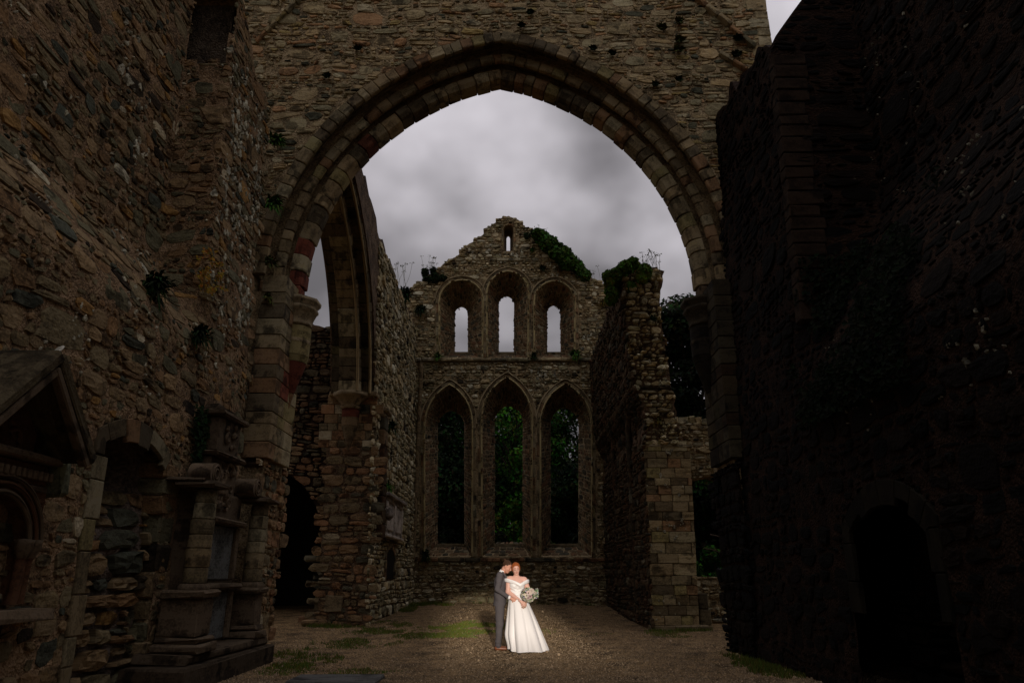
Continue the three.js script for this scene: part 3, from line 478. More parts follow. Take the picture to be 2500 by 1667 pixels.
// ---------------------------------------------------------------- north side of the crossing and chancel
const nX = (y) => -4.08 - 0.032 * y, northMap = (u, v, d) => V(nX(v) + d, v, -u);
{
  const r = rngOf(31), t = thing('chancel_wall', 'rubble wall left of the chancel with a steep dark transept arch and corbelled pier', 'wall', [-4.8, 0, -21]);
  const arch = archPts(16.0, 4.3, 6.75, 5.3, 18, 0.4).filter((p) => p[0] > 15.52), top = [];
  for (let d = 30.2; d > 15.5; d -= 0.3) top.push([d, (d > 21 ? 12.25 : lerp(12.1, 13.6, (21 - d) / 5)) + (noise3(d * 2.3, 1, 1) - 0.5) * 0.5]);
  const mp = (d, y, z) => V(nX(y) + z, y, -d);
  part(t, 'wall_core', wallBody([[20.7, -0.4], [30.2, -0.4], ...top, [15.5, 13.6], [15.5, arch[0][1]], ...arch.slice(0, -1), [20.98, 6.75], [20.7, 6.74]], [], 0, -1.4, mp), M.mortarMid);
  const vm = (x, y, z) => V(nX(y) + z, y, -x);
  voussoirs(t, { cx: 16.0, a: 4.3, ys: 6.78, h: 5.3, halves: [1], off0: 0.15, off1: 0.44, z0: 0.06, z1: 1.3, ch: 0.14, map: vm, r, len: [0.25, 0.45], dark: 0.42, name: 'arch_stone' });  // outer order darkened: soffit shade painted into the stones
  voussoirs(t, { cx: 16.0, a: 4.3, ys: 6.78, h: 5.3, halves: [1], off0: -0.14, off1: 0.18, z0: 0.38, z1: 1.0, ch: 0.14, map: vm, r, len: [0.25, 0.45], dark: 0.95, name: 'arch_stone' });
  for (const [o, x, k] of [[-0.16, 0.42, 1], [0.14, 0.1, 1.2], [0.16, 1.02, 0.7]]) part(t, 'roll_moulding', paint(tube(archPts(16.0, 4.3, 6.78, 5.3, 16, o).filter((p) => p[0] > 15.9).map(([d, y]) => [nX(y) - x, y, -d]), 0.045, 50, 6), [0.36 * k, 0.28 * k, 0.18 * k]), M.ashlar);  // rolls painted paler for the light the ribs catch
  // pier facing the camera: ashlar band, corbelled shaft and capital, broken rubble below
  const pm = (x, y, d) => V(x, y, -20.7 + d);
  lay(t, rubble({ u0: -5.52, u1: -4.12, v0: 5.15, v1: 6.75, h: [0.22, 0.32], asp: [1, 1.9], gap: 0.014, dep: [0.02, 0.035], pal: 'shade', r, thin: 0, pins: 0, jit: 0, wav: 0, flat: true }), (x, y, d) => pm(x - 0.032 * (y - 0.3), y, d), r, { limit: 60, name: 'ashlar_block', rest: 'small_ashlar_blocks' });
  lay(t, rubble({ u0: -5.5, u1: -4.1, v0: 0.1, v1: 5.1, h: [0.16, 0.36], asp: [1, 2.3], gap: 0.025, exp: 4.2, dep: [0.015, 0.055], pal: 'shade', r, thin: 0.2 }), pm, r, { limit: 130 });
  part(t, 'capital', paint(boxUV(lathe([[0.28, 6.3], [0.34, 6.36], [0.3, 6.42], [0.48, 6.64], [0.56, 6.68], [0.56, 6.8], [0.05, 6.82]], -4.98, 0, -20.6, 8, Math.PI / 8)), [0.26, 0.2, 0.14]), M.ashlar);
  for (const [y0, y1, a, b, c] of [[6.05, 6.35, 0.27, 0.27, RED], [5.78, 6.04, 0.25, 0.27, [0.2, 0.14, 0.09]], [5.4, 5.77, 0.14, 0.24, [0.17, 0.13, 0.09]], [5.05, 5.39, 0.03, 0.13, [0.15, 0.11, 0.08]]]) part(t, 'shaft_drum', paint(boxUV(lathe([[a, y0], [b, y1]], -4.98, 0, -20.66, 14)), c), M.ashlar);
  part(t, 'abacus', paint(block(-5.66, -4.18, 6.7, 6.86, -21, -20.48, 0.03), [0.25, 0.19, 0.13]), M.ashlar);
  // respond of the lost chancel arch, hanging on the inner face
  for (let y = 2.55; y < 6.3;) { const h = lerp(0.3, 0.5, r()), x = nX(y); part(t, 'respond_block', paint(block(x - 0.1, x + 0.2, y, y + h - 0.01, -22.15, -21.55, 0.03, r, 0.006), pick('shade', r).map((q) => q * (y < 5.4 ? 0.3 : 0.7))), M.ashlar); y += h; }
  part(t, 'capital', paint(block(-4.5, -3.98, 6.42, 6.6, -22.25, -21.4, 0.05), [0.22, 0.17, 0.12]), M.ashlar); part(t, 'capital', paint(block(-4.4, -4.05, 6.26, 6.415, -22.18, -21.5, 0.05), [0.2, 0.15, 0.11]), M.ashlar);
  const niche = (d, y) => d > 23.3 && d < 24.9 && y > 1.34 && y < 2.3;
  lay(t, rubble({ u0: 20.75, u1: 29.95, v0: 0.1, v1: 12, h: [0.12, 0.34], asp: [0.9, 2.4], gap: 0.03, exp: 3, dep: [0.02, 0.09], pal: 'gable', r, blocked: (d, y) => niche(d, y) || (d > 22.2 && d < 25.7 && y > 2.6 && y < 3.95) || (d > 21.5 && d < 22.2 && y > 2.5 && y < 6.6) }), northMap, r, { limit: 200 });
  crusts(t, northMap, 21, 29.8, 3, 12, 500, r, 0.03, 0.12, (d, y) => !(d > 22 && d < 25.9 && y < 4.1));
  part(t, 'niche_shade_plate', boxGeo(-4.15, -4.1, 1.36, 2.28, -24.9, -23.3), std({ color: rgb(0.015, 0.012, 0.01) }));  // flat near-black plate on the wall face: niche shade painted as colour
  surround(t, [[23.3, 1.34], [23.3, 2.1], ...segArc(23.3, 24.9, 2.1, 0.24, 5), [24.9, 2.1], [24.9, 1.34]], 0.2, 0.08, northMap, r, { name: 'niche_stone', len: [0.2, 0.35] });
  // fallen and robbed stones at the foot of the pier
  for (const [x, y, z, w, h, d] of [[-5.9, 0.0, -21.2, 0.5, 0.34, 0.5], [-5.55, 0.05, -20.7, 0.6, 0.3, 0.5], [-6.3, 0.0, -21.6, 0.5, 0.22, 0.5], [-5.75, 0.36, -21.2, 0.34, 0.5, 0.4], [-5.3, 0.38, -20.62, 0.5, 0.45, 0.3], [-5.9, 0.05, -20.5, 0.7, 0.14, 0.5]]) part(t, 'fallen_block', paint(block(x, x + w, y + 0.1, y + h + 0.1, z - d, z, 0.03, r, 0.02), pick('shade', r)), M.ashlar);
  for (let i = 0; i < 16; i++) { const y = 1.0 + i * 0.17, x = -5.6 - 0.5 * Math.pow(r(), 2) * (y < 2.4 ? 1 : 0.5); part(t, 'broken_stone', paint(block(x, -5.3, y, y + 0.14, -21.1 - r() * 0.5, -20.74 - r() * 0.12, 0.03, r, 0.03), pick('shade', r)), M.stone); }
}
{
  const r = rngOf(33), t = thing('transept_wall', 'dark ruined transept wall seen through the left jamb, with a black arched chapel opening', 'wall', [-8.5, 0, -23.6]);
  const top = []; for (let x = -5.0; x > -13; x -= 0.35) top.push([x, 10.3 + (noise3(x * 2, 3, 1) - 0.5) * 0.9 - (x < -6.4 ? 0.4 : 0)]);
  const A = [[-10.0, -0.4], ...archPts(-8.2, 1.85, 2.5, 2.45, 10), [-6.35, -0.4]];
  part(t, 'wall_core', wallBody([[-13, -0.4], ...A, [-5.0, -0.4], ...top, [-13, 10]], [], -23.6, -24.6), M.mortarDark);
  const R = (x, y) => inPoly([[-10, -1], ...A.slice(1, -1), [-6.35, -1]], x, y);
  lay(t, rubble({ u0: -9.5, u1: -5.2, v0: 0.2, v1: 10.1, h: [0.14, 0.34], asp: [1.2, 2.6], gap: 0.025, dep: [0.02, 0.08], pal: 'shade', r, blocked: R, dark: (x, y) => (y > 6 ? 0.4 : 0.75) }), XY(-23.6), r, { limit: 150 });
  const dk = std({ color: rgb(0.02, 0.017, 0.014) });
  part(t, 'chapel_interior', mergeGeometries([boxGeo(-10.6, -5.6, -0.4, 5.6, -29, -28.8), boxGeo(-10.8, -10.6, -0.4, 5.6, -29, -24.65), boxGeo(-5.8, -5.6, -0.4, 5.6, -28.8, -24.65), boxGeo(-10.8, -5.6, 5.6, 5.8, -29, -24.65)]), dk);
}
// ---------------------------------------------------------------- east gable
{
  const r = rngOf(41), t = thing('gable_wall', 'far gable wall with two rows of three pointed windows and a tiny top slit', 'wall', [-0.1, 0, -30]);
  const G = [[-5.08, 14.18], [-4.64, 14.58], [-4.2, 14.86], [-3.53, 15.5], [-2.96, 15.94], [-2.45, 16.39], [-2.28, 16.69], [-1.93, 16.91], [-1.58, 17.18], [-1.32, 17.37], [-1.29, 17.64], [-0.94, 17.9], [-0.65, 18.11], [-0.2, 18.37], [0.13, 18.11], [0.45, 17.97], [0.51, 17.74], [0.9, 17.61], [1.24, 17.11], [2.4, 16.39], [3.3, 15.31], [3.98, 14.86], [4.82, 14.36]];
  const fine = []; for (let i = 0; i + 1 < G.length; i++) { const n = Math.max(1, Math.round(Math.hypot(G[i + 1][0] - G[i][0], G[i + 1][1] - G[i][1]) / 0.22)); for (let k = 0; k < n; k++) fine.push([lerp(G[i][0], G[i + 1][0], k / n) + (r() - 0.5) * 0.1, lerp(G[i][1], G[i + 1][1], k / n) + (r() - 0.5) * 0.14]); }
  const outline = [[-5.1, -0.4], ...fine, [4.82, 14.3], [5.1, -0.4]];
  // [embrasure: xl, xr at springing, xl, xr at sill, sill, springing, apex], [slit the same]
  const WIN = [[[-3.44, -1.39, -3.34, -1.35, 10.95, 13.81, 14.81], [-2.81, -2.17, -2.75, -2.13, 11.54, 13.6, 13.96]], [[-1.19, 0.78, -1.15, 0.75, 10.95, 14.17, 15.28], [-0.65, 0.1, -0.63, 0.09, 11.54, 14.1, 14.53]], [[1.06, 2.97, 1.03, 2.89, 10.95, 13.75, 14.77], [1.73, 2.38, 1.7, 2.34, 11.54, 13.65, 14.04]],
    [[-0.42, 0.08, -0.42, 0.08, 16.39, 17.55, 17.8], [-0.28, -0.1, -0.28, -0.1, 17.0, 17.7, 17.85]],
    [[-3.9, -1.78, -3.68, -1.67, 2.2, 7.84, 9.65], [-3.45, -2.22, -3.28, -2.1, 2.75, 8.02, 8.75]], [[-1.35, 0.88, -1.26, 0.83, 2.2, 8.12, 9.98], [-0.8, 0.5, -0.76, 0.47, 2.75, 8.21, 8.99]], [[1.28, 3.56, 1.2, 3.36, 2.2, 7.84, 9.68], [1.8, 3.1, 1.7, 2.92, 2.75, 8.1, 8.9]]];
  const H = WIN.map(([a, b]) => ({ in: lancet(...a), out: lancet(...b) }));
  part(t, 'wall_core', wallBody(outline, H, -30, -31.3), M.mortar);
  const Hb = WIN.map(([a], i) => lancet(...a, 8, i === 3 ? 0.1 : 0.2).map((p, k, P) => (k === 0 || k === P.length - 1 ? [p[0], p[1] - 0.03] : p)));
  const blk = (x, y) => Hb.some((P) => inPoly(P, x, y)) || (y > 13.8 && !inPoly(fine.concat([[5, 10], [-5, 10]]), x, y)) || (y > 10.72 && y < 10.95);
  lay(t, rubble({ u0: -5, u1: 4.9, v0: 0.2, v1: 18.3, h: [0.1, 0.27], asp: [1, 2.6], gap: 0.03, exp: 3, jit: 0.15, dep: [0.02, 0.1], pal: 'gable', r, thin: 0.4, pins: 0.14, blocked: blk, dark: (x, y) => (y < 10.8 ? 0.82 : 1) }), XY(-30), r, { limit: 300 });
  crusts(t, XY(-30), -4.7, 4.6, 2.5, 17, 900, r, 0.02, 0.12, (x, y) => !blk(x, y), 0.06);
  // capping stones along the broken edge
  for (let i = 0; i + 1 < fine.length; i += 1) { if (r() < 0.25) continue; const [x, y] = fine[i]; part(t, 'coping_stone', paint(block(x - 0.07 - r() * 0.1, x + 0.07 + r() * 0.1, y - 0.1, y + r() * 0.08, -30.5 - r() * 0.5, -29.95, 0.03, r, 0.03), pick('gable', r).map((q) => q * 0.85)), M.stone); }
  WIN.forEach(([a, b], i) => {
    const P = lancet(...a), Q = H[i].out, low = i > 3, S = [0]; for (let k = 1; k < P.length; k++) S.push(S[k - 1] + Math.hypot(P[k][0] - P[k - 1][0], P[k][1] - P[k - 1][1]));
    const base = (d, s) => { let k = 1; while (k < P.length - 1 && S[k] < s) k++; const f = (s - S[k - 1]) / (S[k] - S[k - 1]), w = clamp(d / 1.3); return V(lerp(lerp(P[k - 1][0], P[k][0], f), lerp(Q[k - 1][0], Q[k][0], f), w), lerp(lerp(P[k - 1][1], P[k][1], f), lerp(Q[k - 1][1], Q[k][1], f), w), -30 - d); };
    const c = V((a[0] + a[1]) / 2, a[5] - 0.5, -30.6);
    const em = (d, s, e) => { const o = base(d, s); if (!e) return o; const n = base(d + 0.02, s).sub(base(d - 0.02, s)).cross(base(d, s + 0.02).sub(base(d, s - 0.02))).normalize(), to = V(c.x, Math.min(o.y, c.y), o.z).sub(o); if (n.dot(to) < 0) n.negate(); return o.addScaledVector(n, e); };
    if (i !== 3) {
      lay(t, rubble({ u0: 0.1, u1: 1.16, v0: 0.05, v1: S[S.length - 1] - 0.05, h: [0.12, 0.28], asp: [0.9, 2.2], gap: 0.03, exp: 3.4, dep: [0.008, 0.035], pal: 'shade', r, wav: 0.02, dark: () => (low ? 0.7 : 0.85) }), em, r, { limit: 60, name: 'embrasure_stone', rest: 'small_embrasure_stones' });  // stones darkened to paint in the shade of the deep embrasure
      surround(t, P, 0.15, 0.05, XY(-30), r, { len: low ? [0.35, 0.65] : [0.25, 0.5], wvar: 0.25, dark: low ? 0.85 : 0.95 });
      const roll = tube(P.map(([x, y]) => [x, y, -29.96]), 0.05, 60, 6); part(t, 'roll_moulding', paint(roll, [0.4, 0.33, 0.2]), M.ashlar);
      const hood = archPts((a[0] + a[1]) / 2, (a[1] - a[0]) / 2, a[5], a[6] - a[5], 8, 0.2); part(t, 'hood_mould', paint(tube(hood.map(([x, y]) => [x, y, -29.95]), 0.04, 40, 6), [0.3, 0.24, 0.17]), M.ashlar);
      lay(t, rubble({ u0: a[2] + 0.05, u1: a[3] - 0.05, v0: 0.05, v1: 0.95, h: [0.2, 0.3], asp: [1.2, 2.4], gap: 0.02, dep: [0.01, 0.05], pal: 'shade', r, thin: 0, dark: () => 0.6 }), (u, v, d) => V(lerp(u, lerp(b[2], b[3], (u - a[2]) / (a[3] - a[2])), v), lerp(a[4], b[4], v) + d, -30 - v * 1.3), r, { limit: 12, name: 'sill_stone', rest: 'small_sill_stones' }); part(t, 'window_sill', paint(block(b[2] - 0.05, b[3] + 0.05, b[4] - 0.12, b[4] + 0.02, -31.35, -31.0, 0.02), [0.22, 0.18, 0.13]), M.ashlar);
    } else surround(t, P, 0.1, 0.03, XY(-30), r, { len: [0.2, 0.35] });
  });
  for (let x = -4.8; x < 4.6;) { const w = lerp(0.5, 1.1, r()); part(t, 'string_course', paint(block(x, Math.min(4.7, x + w - 0.015), 10.76, 10.9, -30.2, -29.84, 0.03, r, 0.015), pick('gable', r).map((q) => q * 0.8)), M.ashlar); x += w; }
  for (let x = -4.6; x < 4.6;) { const w = lerp(0.5, 1.1, r()); part(t, 'sill_course', paint(block(x, Math.min(4.6, x + w - 0.015), 2.0, 2.16, -30.2, -29.9, 0.03, r, 0.015), pick('shade', r).map((q) => q * 0.8)), M.ashlar); x += w; }
  part(t, 'lichened_slab', paint(block(-0.75, 0.4, 15.83, 15.98, -30.1, -29.9, 0.02, r, 0.02), [0.5, 0.47, 0.4]), M.stone);
  for (const x of [-4.15, 4.05]) part(t, 'angle_shaft', paint(boxUV(lathe([[0.1, 0.5], [0.1, 10.7]], x, 0, -29.93, 8)), [0.2, 0.15, 0.1]), M.ashlar);
}
// ---------------------------------------------------------------- south side of the chancel
{
  const r = rngOf(51), t = thing('chancel_wall', 'broken rubble end of the right chancel wall on a squared ashlar pier, ivy on top', 'wall', [4.5, 0, -20.5]);
  const L = [[3.9, -0.3], [3.93, 2.5], [3.96, 5.12], [4.07, 5.8], [4.0, 6.3], [3.78, 6.9], [3.68, 7.6], [3.66, 8.3], [3.62, 9.4], [3.62, 10.6]], Rr = [[4.2, 11.05], [4.75, 11.12], [5.0, 10.95], [4.95, 10.4], [4.82, 10.1], [4.78, 9.5], [4.82, 8.6], [4.9, 7.9], [4.93, 7.3], [5.0, 6.6], [5.08, 6.0], [5.18, 5.3], [5.36, 5.1], [5.3, 2.5], [5.16, -0.3]];
  const ol = [...L, ...Rr], fine = []; ol.forEach((p, i) => { const q = ol[(i + 1) % ol.length], n = p[1] > 5.2 && q[1] > 5.2 ? Math.max(1, Math.round(Math.hypot(p[0] - q[0], p[1] - q[1]) / 0.2)) : 1; for (let k = 0; k < n; k++) fine.push([lerp(p[0], q[0], k / n) + (n > 1 ? (r() - 0.5) * 0.12 : 0), lerp(p[1], q[1], k / n) + (n > 1 ? (r() - 0.5) * 0.08 : 0)]); });
  part(t, 'wall_core', wallBody(fine, [], -20.5, -30.05), M.mortarMid);
  crusts(t, XY(-20.5), 3.7, 5.1, 0.5, 10.8, 170, r, 0.015, 0.07, (x, y) => inPoly(fine, x, y), 0.1);
  lay(t, rubble({ u0: 3.5, u1: 5.4, v0: 5.15, v1: 11.1, h: [0.11, 0.28], asp: [1, 2.4], gap: 0.03, exp: 3, jit: 0.18, dep: [0.03, 0.22], pal: 'gable', r, blocked: (x, y) => !inPoly(fine, x, y), dark: () => 1.2 }), XY(-20.5), r, { limit: 220 });
  const px = (y) => [lerp(3.9, 3.96, y / 5.1), lerp(5.2, 5.36, y / 5.1)], pm = (u, v, d) => { const [a, b] = px(v); return V(lerp(a, b, clamp(u, 0.004, 0.996)), v, -20.48 + d); };
  lay(t, rubble({ u0: 0, u1: 1.0, v0: 0.15, v1: 5.1, h: [0.2, 0.34], asp: [0.9, 2.0], gap: 0.012, dep: [0.02, 0.06], pal: 'ashlar', r, thin: 0, pins: 0, jit: 0.015, wav: 0, flat: true, blocked: (u) => false, dark: () => 1.25 }).map((s) => s), pm, r, { limit: 120, name: 'ashlar_block', rest: 'small_ashlar_blocks' });
  part(t, 'pier_cap', paint(block(3.9, 5.42, 5.1, 5.2, -21, -20.42, 0.03, r, 0.02), [0.3, 0.26, 0.2]), M.ashlar);
  part(t, 'pier_plinth', paint(block(3.86, 5.45, -0.2, 0.16, -20.9, -20.38, 0.03, r, 0.02), [0.24, 0.19, 0.14]), M.ashlar);
  const xi = (y) => { let i = 1; while (i < L.length - 1 && L[i][1] < y) i++; return lerp(L[i - 1][0], L[i][0], clamp((y - L[i - 1][1]) / (L[i][1] - L[i - 1][1]))); };
  lay(t, rubble({ u0: 20.55, u1: 29.9, v0: 0.1, v1: 10.6, h: [0.12, 0.32], asp: [0.9, 2.4], gap: 0.03, dep: [0.02, 0.09], pal: 'shade', r, dark: () => 0.32 }), (u, v, d) => V(xi(v) - d, v, -u), r, { limit: 120 });  // inner face darkened against the lit end: shade put into the stone colour
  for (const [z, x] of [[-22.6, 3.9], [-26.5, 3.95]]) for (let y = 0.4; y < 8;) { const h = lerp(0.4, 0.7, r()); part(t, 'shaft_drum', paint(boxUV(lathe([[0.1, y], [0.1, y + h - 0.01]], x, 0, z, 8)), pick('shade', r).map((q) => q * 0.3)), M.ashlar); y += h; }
  let y = -0.2; for (const h of [0.35, 0.42, 0.42]) { for (const [a, b] of [[5.2, 5.6 - y * 0.08]]) part(t, 'buttress_block', paint(block(a + 0.08, b, y, y + h - 0.01, -21.1, -20.62, 0.02, r, 0.012), pick('ashlar', r).map((q) => q * 0.7)), M.ashlar); y += h; }
}
{
  const r = rngOf(53), t = thing('transept_wall', 'low broken rubble wall right of the ashlar pier, with a ragged window gap', 'wall', [6.8, 0, -23]);
  const top = []; for (let x = 10; x > 4.9; x -= 0.25) top.push([x, 6.5 + (noise3(x * 3, 1, 5) - 0.5) * 0.3]);
  const hole = [[5.3, 1.42], [5.28, 3.4], [5.5, 3.95], [5.75, 4.1], [6.0, 4.5], [6.7, 4.62], [7.3, 4.4], [7.8, 3.9], [7.9, 1.42]];
  const holeB = hole.map(([x, y]) => [lerp(6.6, x, 0.95), y]);
  part(t, 'wall_core', wallBody([[4.9, -0.4], [10, -0.4], ...top], [{ in: hole, out: holeB }], -23, -23.9), M.mortar);
  lay(t, rubble({ u0: 5, u1: 9.2, v0: 0, v1: 6.5, h: [0.09, 0.24], asp: [1.2, 3], gap: 0.025, exp: 3.4, dep: [0.02, 0.1], pal: 'gable', r, blocked: (x, y) => inPoly(hole, x, y) || y > 6.4, dark: () => 0.8 }), XY(-23), r, { limit: 160 });
  for (let x = 5.0; x < 9;) { const w = lerp(0.2, 0.45, r()); part(t, 'coping_stone', paint(block(x, x + w, 6.38, 6.52 + r() * 0.15, -23.6, -22.96, 0.03, r, 0.03), pick('gable', r).map((q) => q * 0.8)), M.stone); x += w; }
}
{   // added unseen wall: blocks the sun, its opening shaped to beam at the couple
  const t = thing('added_sunblock_wall', 'added unseen wall far behind the viewer with an opening shaped for a sunbeam', 'wall', [5, 0, 25]), zw = 25, dz = zw + 15.6;
  const wc = 0.25 + dz * Math.tan(SUN_AZ), yc = dz / Math.cos(SUN_AZ) * Math.tan(SUN_EL), w = 1.7, P = [[wc - w, yc - 0.2], [wc - w, yc + 0.5], ...segArc(wc - w, wc + w, yc + 1.9, 0.35, 8), [wc + w, yc + 0.5], [wc + w, yc - 0.2]];
  part(t, 'wall_core', wallBody([[-8, -0.4], [18, -0.4], [18, 21], [16, 22.4], [-6, 22.4], [-8, 21]], [{ in: P, out: P }], zw, zw + 0.25), M.mortar);
}
// ---------------------------------------------------------------- monuments on the left wall
const lines = tex(256, 1, (u, v) => { const row = v * 9, f = row - Math.floor(row), on = f > 0.35 && f < 0.6 && u > 0.14 && u < 0.86 && v > 0.1 && v < 0.92 ? noise3(u * 60, Math.floor(row), 3, 0, 0) : 0.9; return on > 0.45 ? 0.9 : 0.2; }, false);
const panelUV = (g) => { g.computeBoundingBox(); const b = g.boundingBox, p = g.attributes.position, uv = g.attributes.uv; for (let i = 0; i < p.count; i++) uv.setXY(i, (p.getZ(i) - b.min.z) / (b.max.z - b.min.z), (p.getY(i) - b.min.y) / (b.max.y - b.min.y)); return g; };
function carving(x, y0, y1, d0, d1, n, r, size = 0.09) {   // worn foliage relief
  const L = [];
  for (let i = 0; i < n; i++) {
    const y = lerp(y0, y1, 0.08 + 0.84 * r()), d = lerp(d0, d1, 0.12 + 0.76 * r()), s = size * (0.5 + r() * 0.8), k = r();
    const g = k < 0.4 ? new THREE.TorusGeometry(s, s * 0.35, 6, 10, 2.5 + r() * 3) : new THREE.SphereGeometry(s * 0.7, 8, 6);
    g.rotateZ(r() * 6); g.rotateY(Math.PI / 2 + (r() - 0.5) * 0.5); if (k >= 0.4) g.scale(0.8, 0.7 + r(), 0.7 + r() * 0.7); g.translate(x, y, -d); L.push(boxUV(g));
  }
  return mergeGeometries(L.map((g) => { g.deleteAttribute('normal'); g.computeVertexNormals(); return g; }));
}
const tint = (m, k) => { const c = m.clone(); c.color.multiplyScalar(k); return c; };
{
  const r = rngOf(61), t = thing('niche_tomb', 'arched niche tomb under a steep stone gable hood at the left edge', 'tomb', [-5.1, 0, -6.55]);
  const C = 6.53, m = M.carved, mr = M.redcarved;
  // hood: two sloping slabs meeting over the niche
  for (const s of [-1, 1]) {
    const L = 1.27, g = block(-L / 2, L / 2, -0.05, 0.06, -0.45, 0.42, 0.02, r, 0.012), q = new THREE.Matrix4().makeRotationZ(-s * 0.815);
    g.applyMatrix4(q); g.translate(s * 0.435, 0, 0); g.rotateY(Math.PI / 2); g.translate(-4.92, 3.1, -C);
    part(t, 'hood_slab', paint(g, [0.075, 0.06, 0.042]), M.stone, s < 0 ? { label: 'lichen spotted near slab of the hood' } : {});
    const b = block(-L / 2 + 0.03, L / 2 - 0.08, -0.045, 0.035, -0.05, 0.05, 0.015); b.applyMatrix4(q); b.translate(s * 0.40, -0.075, 0); b.rotateY(Math.PI / 2); b.translate(-4.56, 3.06, -C); part(t, 'raking_moulding', b, tint(m, 0.9));
  }
  for (let i = 0; i < 26; i++) { const k = r(), g = new THREE.CircleGeometry(0.03 + r() * 0.05, 7); g.scale(1, 0.5 + r() * 0.5, 1); g.rotateX(-Math.PI / 2); g.applyMatrix4(new THREE.Matrix4().makeRotationZ(0.815)); g.translate(-lerp(0.02, 0.85, k), lerp(0.425, -0.46, k) + 0.1, lerp(-0.4, 0.4, r())); g.rotateY(Math.PI / 2); g.translate(-4.92, 3.11, -C); part(t, 'lichen_patch', g, M.lichen ??= std({ color: rgb(0.5, 0.5, 0.43), side: THREE.DoubleSide, map: mortarMap })); }
  part(t, 'tympanum', block(-5.25, -5.0, 2.66, 3.3, -C - 0.6, -C + 0.6, 0.02), tint(mr, 0.7)); part(t, 'relief', carving(-4.99, 2.7, 3.1, C - 0.45, C + 0.4, 9, r, 0.08), tint(mr, 0.8));
  part(t, 'cornice', block(-5.2, -4.84, 2.58, 2.66, -C - 0.88, -C + 0.9, 0.02, r, 0.006), m); part(t, 'frieze', block(-5.2, -4.97, 2.36, 2.575, -C - 0.85, -C + 0.85, 0.01), mr);
  for (let i = 0; i < 20; i++) { const d = C - 0.8 + i * 0.084; part(t, 'dentil', block(-4.98, -4.9, 2.41, 2.5, -d - 0.05, -d, 0.008), tint(m, 1.15)); }
  part(t, 'fillet', block(-5.2, -4.94, 2.3, 2.355, -C - 0.85, -C + 0.85, 0.01), m);
  const A = (off) => archPts(C + 0.14, 0.62, 1.72, 0.52, 8, off);
  part(t, 'spandrel', (() => { const g = wallBody([[C - 0.82, 1.2], [C - 0.48 - 0.02, 1.2], [C - 0.48 - 0.02, 1.7], ...A(0.02).slice(1, -1), [C + 0.78, 1.7], [C + 0.78, 1.2], [C + 0.9, 1.2], [C + 0.9, 2.3], [C - 0.82, 2.3]], [], 0, -0.2, (d, y, z) => V(-4.98 + z, y, -d)); return g; })(), mr);
  [0.0, 0.08, 0.15].forEach((o, i) => part(t, 'arch_moulding', tube(A(o).map(([d, y]) => [-4.96 + i * 0.012, y, -d]), 0.032 - i * 0.004, 40, 6), i === 1 ? mr : m));
  part(t, 'foliage_carving', carving(-4.97, 1.95, 2.28, C + 0.62, C + 0.88, 9, r, 0.05), mr);
  part(t, 'back_panel', panelUV(block(-5.6, -5.24, 1.1, 2.3, -C - 0.85, -C + 0.75, 0.01)), std({ color: rgb(0.22, 0.115, 0.06), map: stoneMap, bumpMap: lines, bumpScale: 0.012 }));
  part(t, 'broken_panel', block(-5.26, -5.2, 1.12, 1.62, -C - 0.5, -C - 0.12, 0.02, r, 0.04), tint(m, 1.3));
  for (const d of [C + 0.74, C + 0.86, C - 0.5]) { part(t, 'colonnette', boxUV(lathe([[0.06, 1.2], [0.045, 1.26], [0.045, 1.62], [0.055, 1.64]], -5.0, 0, -d, 10)), tint(mr, 0.9)); part(t, 'capital', boxUV(lathe([[0.05, 1.64], [0.09, 1.74], [0.085, 1.78], [0.1, 1.82], [0.02, 1.83]], -4.99, 0, -d, 8)), m); }
  part(t, 'sill', block(-5.35, -4.8, 1.03, 1.16, -C - 1.2, -C + 0.9, 0.03, r, 0.02), tint(m, 1.25)); part(t, 'tomb_shade_panel', boxGeo(-5.2, -5.1, 0, 1.03, -C - 0.85, -C + 0.9), std({ color: rgb(0.03, 0.022, 0.016) }));  // flat dark panel under the sill paints the shade of a recess
  part(t, 'end_block', block(-5.2, -4.86, 2.28, 2.64, -C - 1.08, -C - 0.91, 0.03, r, 0.02), std({ color: rgb(0.13, 0.14, 0.09), map: stoneMap }));
}
